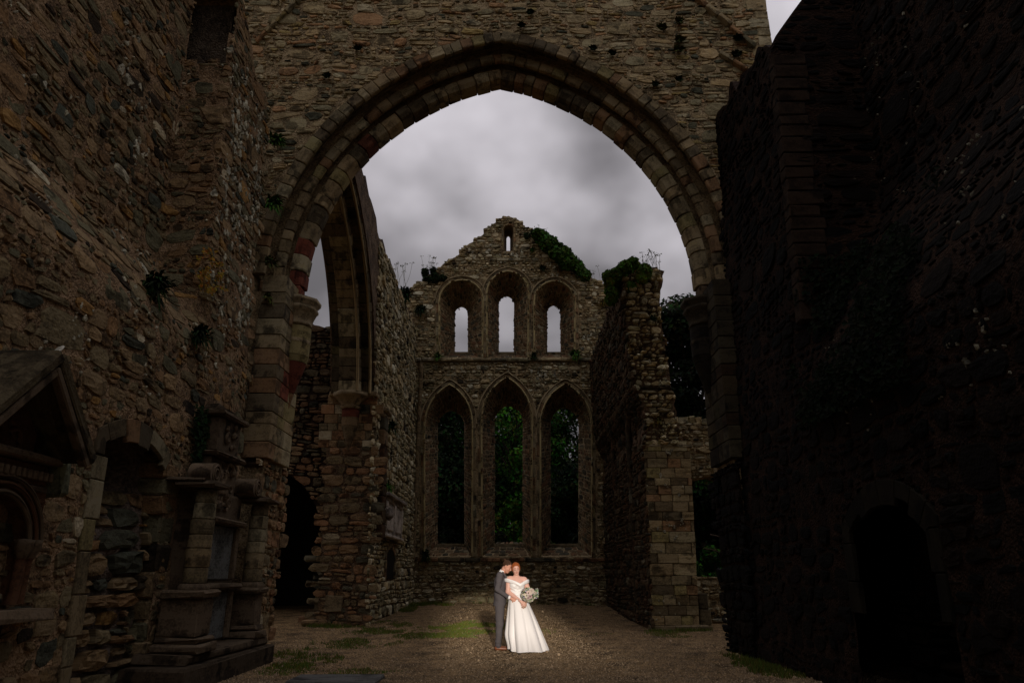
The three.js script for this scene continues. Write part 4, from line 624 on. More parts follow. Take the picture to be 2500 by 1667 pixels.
{
  const r = rngOf(62), t = thing('columned_tomb', 'tall worn wall tomb with two drum columns and dark slate inscription panels', 'tomb', [-5.0, 0, -11.85]);
  const m = M.carved, sl = std({ color: rgb(0.11, 0.115, 0.11), bumpMap: lines, bumpScale: 0.006, map: mortarMap, roughness: 0.75 });
  const B = (n, x0, x1, y0, y1, d0, d1, mt = m, b = 0.025, w = 0.016) => part(t, n, block(x0, x1, y0, y1, -d1, -d0, b, r, w), mt);
  B('base_slab', -5.2, -4.3, -0.1, 0.3, 9.9, 13.5, tint(m, 0.5), 0.03); B('plinth_course', -5.2, -4.42, 0.3, 0.44, 10.2, 13.4, tint(m, 0.7));
  B('back_block', -5.3, -4.93, 0.4, 2.8, 10.85, 12.75, tint(m, 0.85));
  for (const d of [10.65, 13.0]) {
    const X = -4.68, w = d < 11 ? 0.27 : 0.22;
    B('pedestal_base', X - 0.35, X + w + 0.06, 0.44, 0.56, d - w - 0.06, d + w + 0.06); B('pedestal_base', X - 0.35, X + w + 0.02, 0.565, 0.64, d - w - 0.02, d + w + 0.02, m, 0.03);
    B('pedestal', X - 0.35, X + w - 0.04, 0.645, 1.17, d - w + 0.04, d + w - 0.04); B('pedestal_cap', X - 0.35, X + w + 0.03, 1.175, 1.27, d - w - 0.03, d + w + 0.03, m, 0.03);
    part(t, 'column_base', boxUV(lathe([[0.22, 1.27], [0.23, 1.31], [0.19, 1.36]], X, 0, -d, 16)), m);
    let y = 1.365; const hs = [0.22, 0.27, 0.2, 0.22, 0.24, 0.2]; hs.forEach((h, i) => { const q = 0.175 - i * 0.003 + (r() - 0.5) * 0.014; part(t, 'column_drum', paint(boxUV(lathe([[q - 0.012, y], [q, y + 0.014], [q + (r() - 0.5) * 0.01, y + h - 0.02], [q - 0.014, y + h - 0.006]], X, 0, -d, 16)), pick('ashlar', r).map((c) => c * 0.75)), M.ashlar); y += h; });
    B('capital', X - 0.4, X + 0.24, 2.73, 2.82, d - 0.27, d + 0.3, tint(m, 0.8), 0.03);
    const sc = boxUV(new THREE.CylinderGeometry(0.19, 0.19, 0.36, 18)); sc.rotateZ(Math.PI / 2); sc.scale(1, 0.9, 1.15); sc.translate(-4.84, 2.98, -(d + (d < 11 ? 0.2 : -0.3))); part(t, 'scroll', sc, tint(m, 1.2));
    for (const q of [0.13, 0.075]) { const g = new THREE.TorusGeometry(q, 0.016, 6, 18); g.rotateY(Math.PI / 2); g.translate(-4.655, 2.98, -(d + (d < 11 ? 0.2 : -0.3))); part(t, 'scroll_ring', g, tint(m, 1.2)); }
    B('entablature', -5.2, -4.62, 2.825, 2.87, d - 0.3, d + 0.42, tint(m, 0.85));
  }
  part(t, 'lower_inscription_panel', panelUV(block(-5.0, -4.885, 0.47, 1.2, -12.5, -11.2, 0.02)), sl); part(t, 'upper_inscription_panel', panelUV(block(-5.0, -4.885, 1.4, 2.26, -12.42, -11.45, 0.02)), sl);
  B('middle_cornice', -5.1, -4.72, 1.25, 1.35, 11.0, 12.72, tint(m, 0.9), 0.03); B('upper_cornice', -5.1, -4.74, 2.28, 2.37, 11.2, 12.6, tint(m, 1.1), 0.03);
  for (const d of [11.12, 12.56]) { B('lower_jamb', -5.0, -4.84, 0.47, 1.245, d - 0.06, d + 0.06); B('upper_jamb', -5.0, -4.84, 1.4, 2.275, d + (d < 12 ? 0.18 : -0.1), d + (d < 12 ? 0.3 : 0.02)); }
  B('crest_block', -5.3, -4.95, 2.37, 3.34, 11.25, 12.4, tint(m, 0.95)); part(t, 'crest_carving', carving(-4.93, 2.42, 3.3, 11.38, 12.28, 26, r, 0.1), tint(m, 1.3));
  B('crest_cornice', -5.25, -4.8, 3.35, 3.43, 11.15, 12.4, tint(m, 0.9), 0.03); B('top_block', -5.35, -4.9, 3.435, 4.02, 11.3, 12.2, tint(m, 0.8)); part(t, 'top_carving', carving(-4.89, 3.5, 3.98, 11.5, 12.05, 12, r, 0.07), m);
  B('top_cornice', -5.3, -4.8, 4.025, 4.12, 11.2, 12.32, tint(m, 0.9), 0.03); B('finial_block', -5.3, -5.0, 4.125, 4.26, 11.4, 12.1, tint(m, 0.6), 0.05, 0.03);
}
{
  const r = rngOf(63), t = thing('memorial_tablet', 'pale marble double memorial tablet on the left chancel wall', 'memorial', [-4.2, 2.7, -24]);
  const X = nX(3.2), B = (n, x, y0, y1, d0, d1, mt = M.marble) => part(t, n, block(X - 0.05, X + x, y0, y1, -d1, -d0, 0.02, r, 0.004), mt);
  B('backing', 0.16, 2.72, 3.86, 22.25, 25.6, tint(M.marble, 0.75)); B('cornice', 0.32, 3.87, 3.98, 22.15, 25.7, tint(M.marble, 0.7)); B('sill', 0.28, 2.62, 2.715, 22.2, 25.65);
  const pm = M.marble.clone(); pm.bumpMap = lines; pm.bumpScale = 0.006;
  for (const d of [22.5, 24.1]) part(t, 'inscription_panel', panelUV(block(X + 0.1, X + 0.2, 2.85, 3.62, -d - 1.25, -d, 0.02)), pm);
  for (const d of [22.28, 23.83, 25.42]) B('pilaster', 0.22, 2.72, 3.72, d, d + 0.16);
  B('frieze', 0.21, 3.72, 3.865, 22.28, 25.58, tint(M.marble, 0.85));
  part(t, 'urn', boxUV(lathe([[0.02, 3.1], [0.13, 3.2], [0.16, 3.32], [0.08, 3.4], [0.11, 3.44], [0.02, 3.5]], X + 0.3, 0, -22.2, 10)), tint(M.marble, 0.5));
}
// ---------------------------------------------------------------- plants on the masonry
const GREEN = [0.045, 0.095, 0.016], DARKG = [0.012, 0.024, 0.007], OLIVE = [0.07, 0.075, 0.02];
// leaves: small folded blades; where(i) gives place, outward direction and size
function leaves(n, where, col, r, vary = 0.5) {
  const bag = new Bag(), a = V(), b = V(), up = V(0, 1, 0);
  for (let i = 0; i < n; i++) {
    const w = where(i); if (!w) continue; const s = w.s * (0.6 + r() * 0.8), c = (w.c ?? col).map((q) => q * (1 - vary * 0.6 + vary * 1.5 * r() * r()));
    const d = w.d.clone().add(V(r() - 0.5, r() - 0.5, r() - 0.5).multiplyScalar(1.1)).normalize(); a.crossVectors(d, up); if (a.lengthSq() < 0.01) a.set(1, 0, 0); a.normalize(); b.crossVectors(a, d).normalize();
    const t = r() * 6.28, x = a.clone().multiplyScalar(Math.cos(t)).addScaledVector(b, Math.sin(t)), y = a.clone().multiplyScalar(-Math.sin(t)).addScaledVector(b, Math.cos(t)), p = w.p;
    const q = (u, v, z) => bag.v(p.clone().addScaledVector(x, u * s).addScaledVector(y, v * s).addScaledVector(d, z * s), u, v, c);
    const A = q(0, -0.55, 0), B = q(0.42, 0, 0.16), C = q(0, 0.6, 0), D = q(-0.42, 0, 0.16); bag.i.push(A, B, C, A, C, D);
  }
  return bag.geo(true);
}
const onSphere = (r) => { const z = r() * 2 - 1, a = r() * 6.283, q = Math.sqrt(1 - z * z); return V(Math.cos(a) * q, z, Math.sin(a) * q); };
const clumps = (list, r, hollow = 0.55) => () => { const k = list[Math.floor(r() * list.length)], d = onSphere(r), q = Math.pow(hollow ** 3 + (1 - hollow ** 3) * r(), 1 / 3); return { p: V(k[0] + d.x * k[3] * q, k[1] + d.y * (k[4] ?? k[3]) * q, k[2] + d.z * (k[5] ?? k[3]) * q), d, s: k[6] ?? 0.1, c: k[7] }; };
function blades(bag, x, y, z, n, len, r, col, dir = V(0, 0.4, 1)) {   // a tuft of arching blades
  for (let i = 0; i < n; i++) {
    const d = onSphere(r).multiplyScalar(0.9).add(dir).normalize(), w = 0.012 + len * 0.03, L = len * (0.5 + r() * 0.7), s = V(d.z, 0, -d.x).normalize().multiplyScalar(w), c = col.map((q) => q * (0.6 + r() * 0.9)), o = V(x + (r() - 0.5) * len * 0.5, y + (r() - 0.5) * len * 0.3, z);
    const m = o.clone().addScaledVector(d, L * 0.6), e = o.clone().addScaledVector(d, L).add(V(0, -L * 0.35, 0)); const A = bag.v(o.clone().sub(s), 0, 0, c), B = bag.v(o.clone().add(s), 1, 0, c), C = bag.v(m.clone().add(s), 1, 0.5, c), D = bag.v(m.clone().sub(s), 0, 0.5, c), E = bag.v(e, 0.5, 1, c); bag.i.push(A, B, C, A, C, D, D, C, E);
  }
}
function tuft(label, x, y, z, n, len, col, r, dir, group = 'tufts growing out of the masonry') { const t = thing('wall_tuft', label, 'plant', [x, y, z], group), b = new Bag(); blades(b, x, y, z, n, len, r, col, dir); part(t, 'foliage', b.geo(true), M.leaf); return t; }
{
  const r = rngOf(71);
  const top = [['dark tuft high above the middle of the great arch', -0.28 + 0.75, 15.2], ['dark tuft just above the crown of the great arch', 0.25, 14.78], ['tuft in the joints left of the arch crown', -3.9, 14.05], ['small tuft low on the left of the tower wall', -4.6, 13.2], ['tuft on the arch ring right of the crown', 2.05, 14.05], ['second tuft on the arch ring, lower to the right', 2.55, 13.9], ['ochre tuft left of a squared pale stone, upper right', 3.85, 14.7], ['ochre tuft right of a squared pale stone, upper right', 4.3, 14.9], ['tuft under the pale stone, upper right of tower', 4.25, 14.3], ['small round tuft below the ochre ones', 4.2, 14.0], ['dark tuft beneath the end of the roof ledge', 5.75, 14.35], ['mossy bunch beneath the lower slanting ledge', 5.65, 13.85], ['tiny tuft halfway down the right spandrel', 3.55, 12.95], ['tiny tuft in the right spandrel near the black wall', 4.15, 13.1]];
  top.forEach(([l, x, y], i) => tuft(l, x, y, -13.95, 90, i > 5 && i < 12 ? 0.2 : 0.16, i > 5 && i < 10 ? OLIVE : DARKG, r));
  const L = (u, v, d) => leftMap(uOf(u, 11), v, d);
  { const p = L(9.6, 5.65, 0.05), t = thing('fern', 'dark fern hanging from the left wall below the yellow flowers', 'fern', [p.x, p.y, p.z]), b = new Bag(); blades(b, p.x, p.y, p.z, 120, 0.42, r, DARKG, V(1, 0.1, 0.6)); part(t, 'fronds', b.geo(true), M.leaf); }
  { const p = L(10.9, 5.3, 0.05), t = thing('fern', 'smaller dark fern right of and below the first', 'fern', [p.x, p.y, p.z]), b = new Bag(); blades(b, p.x, p.y, p.z, 90, 0.34, r, DARKG, V(1, 0, 0.6)); part(t, 'fronds', b.geo(true), M.leaf); }
  {
    const p = V(-5.42, 6.3, -10.8), t = thing('flowering_weed', 'loose weed with ochre yellow flower heads on the left wall', 'weed', [p.x, p.y, p.z]), b = new Bag(), f = [];
    for (let i = 0; i < 26; i++) { const e = p.clone().add(V(0.1 + r() * 0.3, (r() - 0.35) * 0.75, (r() - 0.3) * 0.9)); f.push(e); const s = V(0.004, 0.004, 0), A = b.v(p, 0, 0, OLIVE), B = b.v(p.clone().add(s), 0, 0, OLIVE), C = b.v(e, 0, 0, OLIVE); b.i.push(A, B, C); }
    part(t, 'stems', b.geo(true), M.leaf); part(t, 'flower_heads', leaves(260, (i) => ({ p: f[i % 26].clone().add(V((r() - 0.5) * 0.12, (r() - 0.5) * 0.1, (r() - 0.5) * 0.12)), d: V(1, 0.3, 0.6), s: 0.05 }), [0.26, 0.14, 0.02], r), M.leaf, { kind: 'stuff' });
  }
  for (const [l, D, y, len] of [['leafy tuft at the far upper end of the left wall', 13.6, 11.0, 0.34], ['tuft with yellowed tips beside the great arch springing', 13.7, 9.4, 0.4], ['moss tuft beside the left capital of the great arch', 13.8, 8.0, 0.26], ['small moss tuft under the left capital', 13.85, 7.2, 0.2]]) { const p = L(D, y, 0.03); tuft(l, p.x, p.y, p.z, 100, len, r() < 0.5 ? OLIVE : GREEN, r, V(1, 0.2, 0.7)); }
  { const p = L(10.5, 3.0, 0.1), t = thing('ivy', 'dark ivy climbing beside the top of the columned tomb', 'ivy', [p.x, p.y, p.z]); part(t, 'foliage', leaves(900, () => { const y = 2.7 + r() * 1.4, D = 10.9 + r() * 0.5 + (4.1 - y) * 0.12; return { p: L(D, y, 0.05 + r() * 0.14), d: V(1, 0.2, 0.5), s: 0.06 }; }, DARKG, r), M.leaf); }
  { const t = thing('ivy', 'black green ivy sheet on the right nave wall', 'ivy', [5, 4.6, -9.5]); part(t, 'foliage', leaves(5200, () => { const D = 7.6 + r() * 3.2, y = 3.6 + r() * 2.9; if (noise3(D * 1.3, y * 1.3, 4) < 0.42) return null; return { p: rightMap(uOf(D, 10.4), y, 0.04 + r() * 0.2), d: V(-1, 0.3, 0.5), s: 0.08 }; }, [0.005, 0.008, 0.003], r), M.leaf); }
  // ivy on the gable and on the broken pier
  const ridge = (x) => 17.3 - (x - 1) * 0.9;
  { const list = []; for (let i = 0; i < 40; i++) { const x = 1.15 + 2.5 * r(), k = Math.sin(clamp((x - 1.0) / 2.8) * Math.PI); list.push([x, ridge(x) - 0.1 + (r() - 0.5) * 0.5 * k + 0.12, -30 + (r() - 0.5) * 0.9, 0.2 + 0.24 * k, 0.22 + 0.2 * k, 0.4, 0.17]); }
    const t = thing('ivy', 'bushy green ivy spilling over the right slope of the gable', 'ivy', [2.3, 16, -30]); part(t, 'foliage', leaves(9000, clumps(list, r, 0.5), GREEN, r), M.leaf); part(t, 'stems', tube([[1.3, 16.7, -29.85], [2.1, 15.9, -29.8], [3.2, 14.9, -29.86]], 0.04, 16, 5), M.bark); }
  { const list = []; for (let i = 0; i < 12; i++) list.push([0.62 + r() * 0.5, 17.45 - i * 0.03, -30 - r() * 0.6, 0.16, 0.22, 0.2, 0.12]); const t = thing('ivy', 'small ivy clump beside the top slit of the gable', 'ivy', [0.9, 17.3, -30.2]); part(t, 'foliage', leaves(1500, clumps(list, r), DARKG, r), M.leaf); }
  { const list = []; for (let i = 0; i < 34; i++) { const k = r(); list.push([3.15 + 1.35 * k + (r() - 0.5) * 0.15, 10.75 + 0.55 * Math.sin(k * 2.6) * r() - (k < 0.3 ? 0.25 * r() : 0) - (r() < 0.22 ? 0.5 : 0), -20.5 - (r() - 0.35) * 0.9, 0.2, 0.2, 0.25, 0.13, r() < 0.4 ? [0.14, 0.2, 0.03] : [0.07, 0.13, 0.02]]); }
    const t = thing('ivy', 'bright green ivy crowning the broken pier top', 'ivy', [3.8, 11, -20.6]); part(t, 'foliage', leaves(7500, clumps(list, r, 0.45), GREEN, r), M.leaf); part(t, 'stems', tube([[4.4, 11.1, -20.3], [4.25, 10.6, -20.25], [4.3, 10.1, -20.35]], 0.03, 12, 5), M.bark); }
  { const list = []; for (let i = 0; i < 10; i++) list.push([-3.3 - r() * 0.9, 15.35 - r() * 0.55, -30, 0.2, 0.16, 0.3, 0.1]); const t = thing('shrub', 'dark shrub on the left slope of the gable', 'shrub', [-3.7, 15, -30]); part(t, 'foliage', leaves(1600, clumps(list, r), DARKG, r), M.leaf); }
  for (const [l, x, y, z, h, n] of [['tall dry weed with pale umbels on the left gable slope', -3.9, 14.9, -30, 1.3, 16], ['thin dry weeds along the left chancel wall top', -4.5, 12.4, -25, 1.0, 12], ['wispy weeds over the ivy on the gable', 1.3, 17, -30.2, 0.9, 9], ['wispy weeds on the gable by the right end', 3.9, 14.8, -30.2, 0.9, 10], ['wispy seed heads over the broken pier', 4.7, 11.0, -20.8, 0.8, 18], ['thin weeds beside the left capital, against the sky', -5.2, 10.1, -23.7, 0.9, 14]]) {
    const t = thing('dry_weed', l, 'weed', [x, y, z]), g = [], heads = [];
    for (let i = 0; i < n; i++) { const a = V(x + (r() - 0.5) * 0.8, y - 0.1, z), b = a.clone().add(V((r() - 0.5) * 0.5, h * (0.5 + r() * 0.6), (r() - 0.5) * 0.4)); g.push(tube([a.toArray(), a.clone().lerp(b, 0.5).add(V((r() - 0.5) * 0.1, 0, 0)).toArray(), b.toArray()], 0.006, 5, 3)); heads.push(b); }
    part(t, 'stems', mergeGeometries(g), M.stem ??= std({ color: rgb(0.12, 0.11, 0.05) }), { kind: 'stuff' }); part(t, 'seed_heads', leaves(n * 8, (i) => ({ p: heads[i % n].clone().add(V((r() - 0.5) * 0.16, (r() - 0.5) * 0.08, (r() - 0.5) * 0.16)), d: V(0, 1, 0), s: 0.05 }), [0.17, 0.17, 0.06], r), M.leaf, { kind: 'stuff' });
  }
  for (const [l, x, y, z, n, len] of [['dark bush at the far top corner of the left chancel wall', -4.55, 12.5, -26.5, 300, 0.6], ['grass tuft on the string course under the left upper window', -3.4, 10.95, -29.85, 100, 0.3], ['grass tuft on the string course, right of the middle window', 1.0, 10.95, -29.85, 90, 0.3], ['dark weeds on the string course under the right upper window', 2.9, 11.0, -29.85, 220, 0.4], ['tuft on the gable right of the slit', 1.0, 16.4, -29.95, 60, 0.22], ['tuft on the gable above the right upper window', 1.45, 15.4, -29.95, 90, 0.3], ['pale tuft below the gable ivy', 2.3, 15.3, -29.95, 80, 0.3], ['round tuft by the left end of the gable', -4.3, 13.2, -29.9, 160, 0.45], ['ochre moss at the right end of the gable', 4.3, 13.6, -29.9, 120, 0.3], ['tuft above the marble memorial', -4.05, 4.2, -22.6, 70, 0.3], ['moss tuft on the left chancel wall at mid height', -4.15, 6.3, -23.2, 90, 0.35], ['yellowed tuft on the broken pier, left edge', 3.75, 8.3, -20.4, 70, 0.2], ['yellowed tuft on the broken pier, right edge', 4.75, 8.5, -20.4, 60, 0.2], ['ochre moss low on the broken pier', 4.4, 5.9, -20.35, 110, 0.22], ['green tuft in the middle of the broken pier', 4.5, 9.2, -20.35, 60, 0.2], ['weed at the sill of the left tall window', -3.6, 2.25, -29.8, 90, 0.4]])
    tuft(l, x, y, z, n, len, /ochre|yellow|pale/.test(l) ? [0.11, 0.075, 0.02] : r() < 0.4 ? GREEN : DARKG, r, V(0, 0.4, 0.8));
}
// ---------------------------------------------------------------- trees beyond the walls
function tree(name, label, x, z, h, rx, kind, r, group) {
  const t = thing(name, label, 'tree', [x, 0, z], group), list = [], y0 = kind.base * h, LN = kind.n;
  part(t, 'trunk', boxUV(lathe([[0.34 * kind.w, -0.3], [0.26 * kind.w, h * 0.25], [0.14 * kind.w, h * 0.6], [0.03, h * 0.92]], x, 0, z, 9)), M.bark);
  const L = [];
  for (let i = 0; i < kind.c; i++) {
    const k = (i + 0.5) / kind.c, y = lerp(y0, h, k), R = rx * (kind.cone ? 1 - k * 0.6 : Math.sqrt(Math.max(0.05, 1 - (1.9 * k - 0.8) ** 2 * 0.8))) * (0.35 + 0.65 * r()), a = i * 2.4 + r(), s = rx * (0.22 + 0.2 * r());
    const p = [x + Math.cos(a) * R, y + (r() - 0.5) * 0.6, z + Math.sin(a) * R]; list.push([...p, s * 1.15, s * (kind.flat ? 0.38 : 0.75), s * 1.15, kind.s, kind.col2 && r() < 0.35 ? kind.col2 : kind.col]);
    if (i % 2 === 0) L.push(tube([[x, y * 0.75, z], [lerp(x, p[0], 0.5), y * 0.9, lerp(z, p[2], 0.5)], p], 0.05 * kind.w, 5, 4));
  }
  part(t, 'limbs', mergeGeometries(L), M.bark);
  part(t, 'crown', leaves(LN, clumps(list, r, 0.35), kind.col, r, 0.8), M.leaf);
}
{
  const r = rngOf(81);
  const dense = { base: 0.12, c: 80, n: 34000, w: 1.6, s: 0.2, col: [0.006, 0.011, 0.004], col2: [0.01, 0.018, 0.006], flat: true, cone: true };
  const broad = { base: 0.14, c: 54, n: 17000, w: 1.3, s: 0.2, col: [0.03, 0.09, 0.01], col2: [0.07, 0.17, 0.02] };
  const dark = { ...broad, n: 18000, col: [0.007, 0.016, 0.005], col2: [0.014, 0.032, 0.009] };
  tree('cedar', 'black green layered evergreen right of the broken pier', 9.2, -34, 15.0, 3.9, dense, r);
  tree('cedar', 'second dense evergreen beside it, mostly behind the right jamb', 13.6, -37, 15.4, 4.4, dense, r);
  tree('tree', 'dark broadleaf tree seen through the left tall window', -4.2, -42, 11.5, 4.2, dark, r);
  tree('tree', 'bright green tree filling the top of the middle tall window', 0.2, -44, 12.6, 4, broad, r);
  tree('tree', 'tall tree with sky gaps in the right tall window', 4.6, -45, 13.0, 3.6, { ...broad, n: 12000, col: [0.012, 0.03, 0.007], col2: [0.03, 0.06, 0.012] }, r);
  tree('tree', 'dark tree low behind the right tall window', 3.4, -39, 6.5, 2.6, dark, r);
  tree('tree', 'dark tree low behind the left tall window', -3.6, -37.5, 7.0, 2.8, dark, r);
  tree('tree', 'dark woodland tree behind the window gap on the right', 10.5, -31, 8.5, 3.2, { ...dark, col2: [0.03, 0.07, 0.012] }, r);
  { const list = []; for (let i = 0; i < 90; i++) { const x = lerp(-22, 30, r()), gap = x > 5 && x < 10; list.push([x, lerp(0.5, gap ? 9.5 : 14.5, Math.sqrt(r())) - Math.abs(x) * 0.05, -62 - r() * 8, 3.4, 2.4, 3, 0.75, r() < 0.3 ? [0.012, 0.028, 0.007] : [0.006, 0.013, 0.004]]); } const m = shade(new THREE.Mesh(leaves(42000, clumps(list, r, 0.2), DARKG, r, 0.8), M.leaf)); m.name = 'far_woodland'; m.userData.kind = 'stuff'; m.userData.label = 'dark woodland far behind the ruin'; m.userData.category = 'woodland'; scene.add(m); }
  const bush = (l, x, z, h, rx, col, n = 6000, s = 0.17) => { const t = thing('bush', l, 'bush', [x, 0, z]), list = []; for (let i = 0; i < 26; i++) { const a = r() * 6.28, q = Math.sqrt(r()) * rx, y = h * (0.25 + 0.65 * r()) * Math.sqrt(1 - (q / rx) ** 2 * 0.7); list.push([x + Math.cos(a) * q, y, z + Math.sin(a) * q, rx * 0.32, rx * 0.3, rx * 0.32, s]); } part(t, 'foliage', leaves(n, clumps(list, r, 0.4), col, r, 0.8), M.leaf); part(t, 'stems', mergeGeometries([0, 1, 2].map((i) => tube([[x, 0, z], [x + (i - 1) * 0.4, h * 0.4, z], [x + (i - 1) * 0.7, h * 0.7, z + 0.2]], 0.04, 5, 4))), M.bark); };
  bush('fresh green bush low in the middle tall window', 0.1, -36, 5.6, 2.0, [0.05, 0.13, 0.012]); bush('dark bush under the middle tall window', -0.6, -34, 3.4, 1.8, [0.007, 0.014, 0.004]); bush('dark bush under the left tall window', -3.4, -34.5, 3.8, 2, [0.006, 0.011, 0.004]); bush('dark bush under the right tall window', 2.6, -34.5, 3.6, 1.9, [0.007, 0.014, 0.004]);
  bush('leafy green bush in the window gap on the right', 7.6, -27, 2.7, 1.3, [0.05, 0.13, 0.02], 7000, 0.12); bush('low bramble in front of the woodland tree', 9.4, -28.5, 2.2, 1.4, [0.012, 0.028, 0.007], 5000, 0.12);
  { const t = thing('dead_trunk', 'pale bare tree trunk in the window gap on the right', 'dead tree', [8.15, 0, -26.6]); part(t, 'trunk', boxUV(lathe([[0.13, 0], [0.09, 2.2], [0.06, 4.6], [0.02, 5.2]], 8.15, 0, -26.6, 8)), std({ color: rgb(0.24, 0.17, 0.1), map: stoneMap, bumpMap: stoneBump, bumpScale: 0.02 })); for (const [a, b] of [[2.4, -0.8], [3.0, 0.7], [1.9, -1.1]]) part(t, 'branch', tube([[8.15, a, -26.6], [8.15 + b * 0.5, a + 0.4, -26.4], [8.15 + b, a + 0.5, -26.3]], 0.025, 8, 5), M.bark); }
}
// ---------------------------------------------------------------- the couple
// surface nets: a smooth skin round the zero set of a distance field
function skin(f, lo, hi, cell) {
  const N = [0, 1, 2].map((k) => Math.ceil((hi[k] - lo[k]) / cell) + 1), [nx, ny, nz] = N, F = new Float32Array(nx * ny * nz), I = (i, j, k) => i + nx * (j + ny * k);
  for (let k = 0; k < nz; k++) for (let j = 0; j < ny; j++) for (let i = 0; i < nx; i++) F[I(i, j, k)] = f(lo[0] + i * cell, lo[1] + j * cell, lo[2] + k * cell);
  const id = new Int32Array(nx * ny * nz).fill(-1), P = [], T = [];
  for (let k = 0; k + 1 < nz; k++) for (let j = 0; j + 1 < ny; j++) for (let i = 0; i + 1 < nx; i++) {
    let n = 0, x = 0, y = 0, z = 0; const c = []; for (let q = 0; q < 8; q++) c.push(F[I(i + (q & 1), j + ((q >> 1) & 1), k + (q >> 2))]);
    for (let a = 0; a < 8; a++) for (const d of [1, 2, 4]) { const b = a | d; if (b === a || (c[a] < 0) === (c[b] < 0)) continue; const t = c[a] / (c[a] - c[b]); n++; x += (a & 1) + (d === 1 ? t : 0); y += ((a >> 1) & 1) + (d === 2 ? t : 0); z += (a >> 2) + (d === 4 ? t : 0); }
    if (n) { id[I(i, j, k)] = P.length / 3; P.push(lo[0] + (i + x / n) * cell, lo[1] + (j + y / n) * cell, lo[2] + (k + z / n) * cell); }
  }
  const quad = (a, b, c, d, s) => (s ? T.push(a, b, c, a, c, d) : T.push(a, c, b, a, d, c));
  for (let k = 1; k + 1 < nz; k++) for (let j = 1; j + 1 < ny; j++) for (let i = 1; i + 1 < nx; i++) {
    const v = F[I(i, j, k)] < 0;
    if (v !== F[I(i + 1, j, k)] < 0) quad(id[I(i, j - 1, k - 1)], id[I(i, j, k - 1)], id[I(i, j, k)], id[I(i, j - 1, k)], v);
    if (v !== F[I(i, j + 1, k)] < 0) quad(id[I(i - 1, j, k - 1)], id[I(i - 1, j, k)], id[I(i, j, k)], id[I(i, j, k - 1)], v);
    if (v !== F[I(i, j, k + 1)] < 0) quad(id[I(i - 1, j - 1, k)], id[I(i, j - 1, k)], id[I(i, j, k)], id[I(i - 1, j, k)], v);
  }
  const g = new THREE.BufferGeometry(); g.setAttribute('position', new THREE.Float32BufferAttribute(P, 3)); g.setIndex(T); g.computeVertexNormals();
  g.setAttribute('uv', new THREE.Float32BufferAttribute(P.filter((_, i) => i % 3 < 2), 2)); return g;
}
const smin = (a, b, k) => { const h = clamp(0.5 + 0.5 * (b - a) / k); return lerp(b, a, h) - k * h * (1 - h); };
const cap = (x, y, z, a, b, ra, rb) => { const bx = b[0] - a[0], by = b[1] - a[1], bz = b[2] - a[2], px = x - a[0], py = y - a[1], pz = z - a[2], h = clamp((px * bx + py * by + pz * bz) / (bx * bx + by * by + bz * bz)); return Math.hypot(px - bx * h, py - by * h, pz - bz * h) - lerp(ra, rb, h); };
const ell = (x, y, z, c, q) => { const X = (x - c[0]) / q[0], Y = (y - c[1]) / q[1], Z = (z - c[2]) / q[2], k = Math.hypot(X, Y, Z); return (k - 1) * Math.min(q[0], q[1], q[2]) * (k > 1 ? 1 : 1); };
// head in its own axes: facing +z, chin at y = -0.115, crown at 0.125
const headF = (man) => (x, y, z) => {
  const ax = Math.abs(x);
  let d = ell(x, y, z, [0, 0.03, -0.012], [0.077, 0.096, 0.096]);
  d = smin(d, ell(x, y, z, [0, -0.04, 0.03], [man ? 0.061 : 0.06, 0.078, 0.066]), 0.03);
  d = smin(d, ell(ax, y, z, [0.03, -0.035, 0.062], [0.025, 0.022, 0.02]), 0.02);
  d = smin(d, ell(x, y, z, [0, -0.1, 0.066], man ? [0.026, 0.02, 0.022] : [0.02, 0.018, 0.018]), 0.025);
  d = smin(d, cap(ax, y, z, [0.055, -0.03, -0.01], [0.02, -0.098, 0.05], man ? 0.024 : 0.02, 0.016), 0.025);
  d = Math.max(d, -ell(ax, y, z, [0.031, 0.006, 0.103], [0.019, 0.011, 0.016]));
  d = smin(d, ell(ax, y, z, [0.031, 0.004, 0.083], [0.014, 0.012, 0.011]), 0.006);
  d = smin(d, cap(ax, y, z, [0.012, 0.024, 0.094], [0.045, 0.024, 0.082], 0.008, 0.006), 0.012);
  d = smin(d, cap(x, y, z, [0, 0.012, 0.094], [0, -0.03, 0.114], 0.008, 0.013), 0.012);
  d = smin(d, ell(ax, y, z, [0.011, -0.033, 0.102], [0.009, 0.008, 0.01]), 0.008);
  d = smin(d, cap(ax, y, z, [0, -0.057, 0.094], [0.02, -0.055, 0.084], 0.0065, 0.003), 0.006); d = smin(d, cap(ax, y, z, [0, -0.07, 0.092], [0.017, -0.067, 0.084], 0.0075, 0.003), 0.006);
  d = Math.max(d, -cap(ax, y, z, [0, -0.0632, 0.104], [0.021, -0.0605, 0.09], 0.0028, 0.002));
  d = smin(d, ell(ax, y, z, [0.079, -0.006, -0.004], [0.011, 0.03, 0.018]), 0.008);
  return d;
};
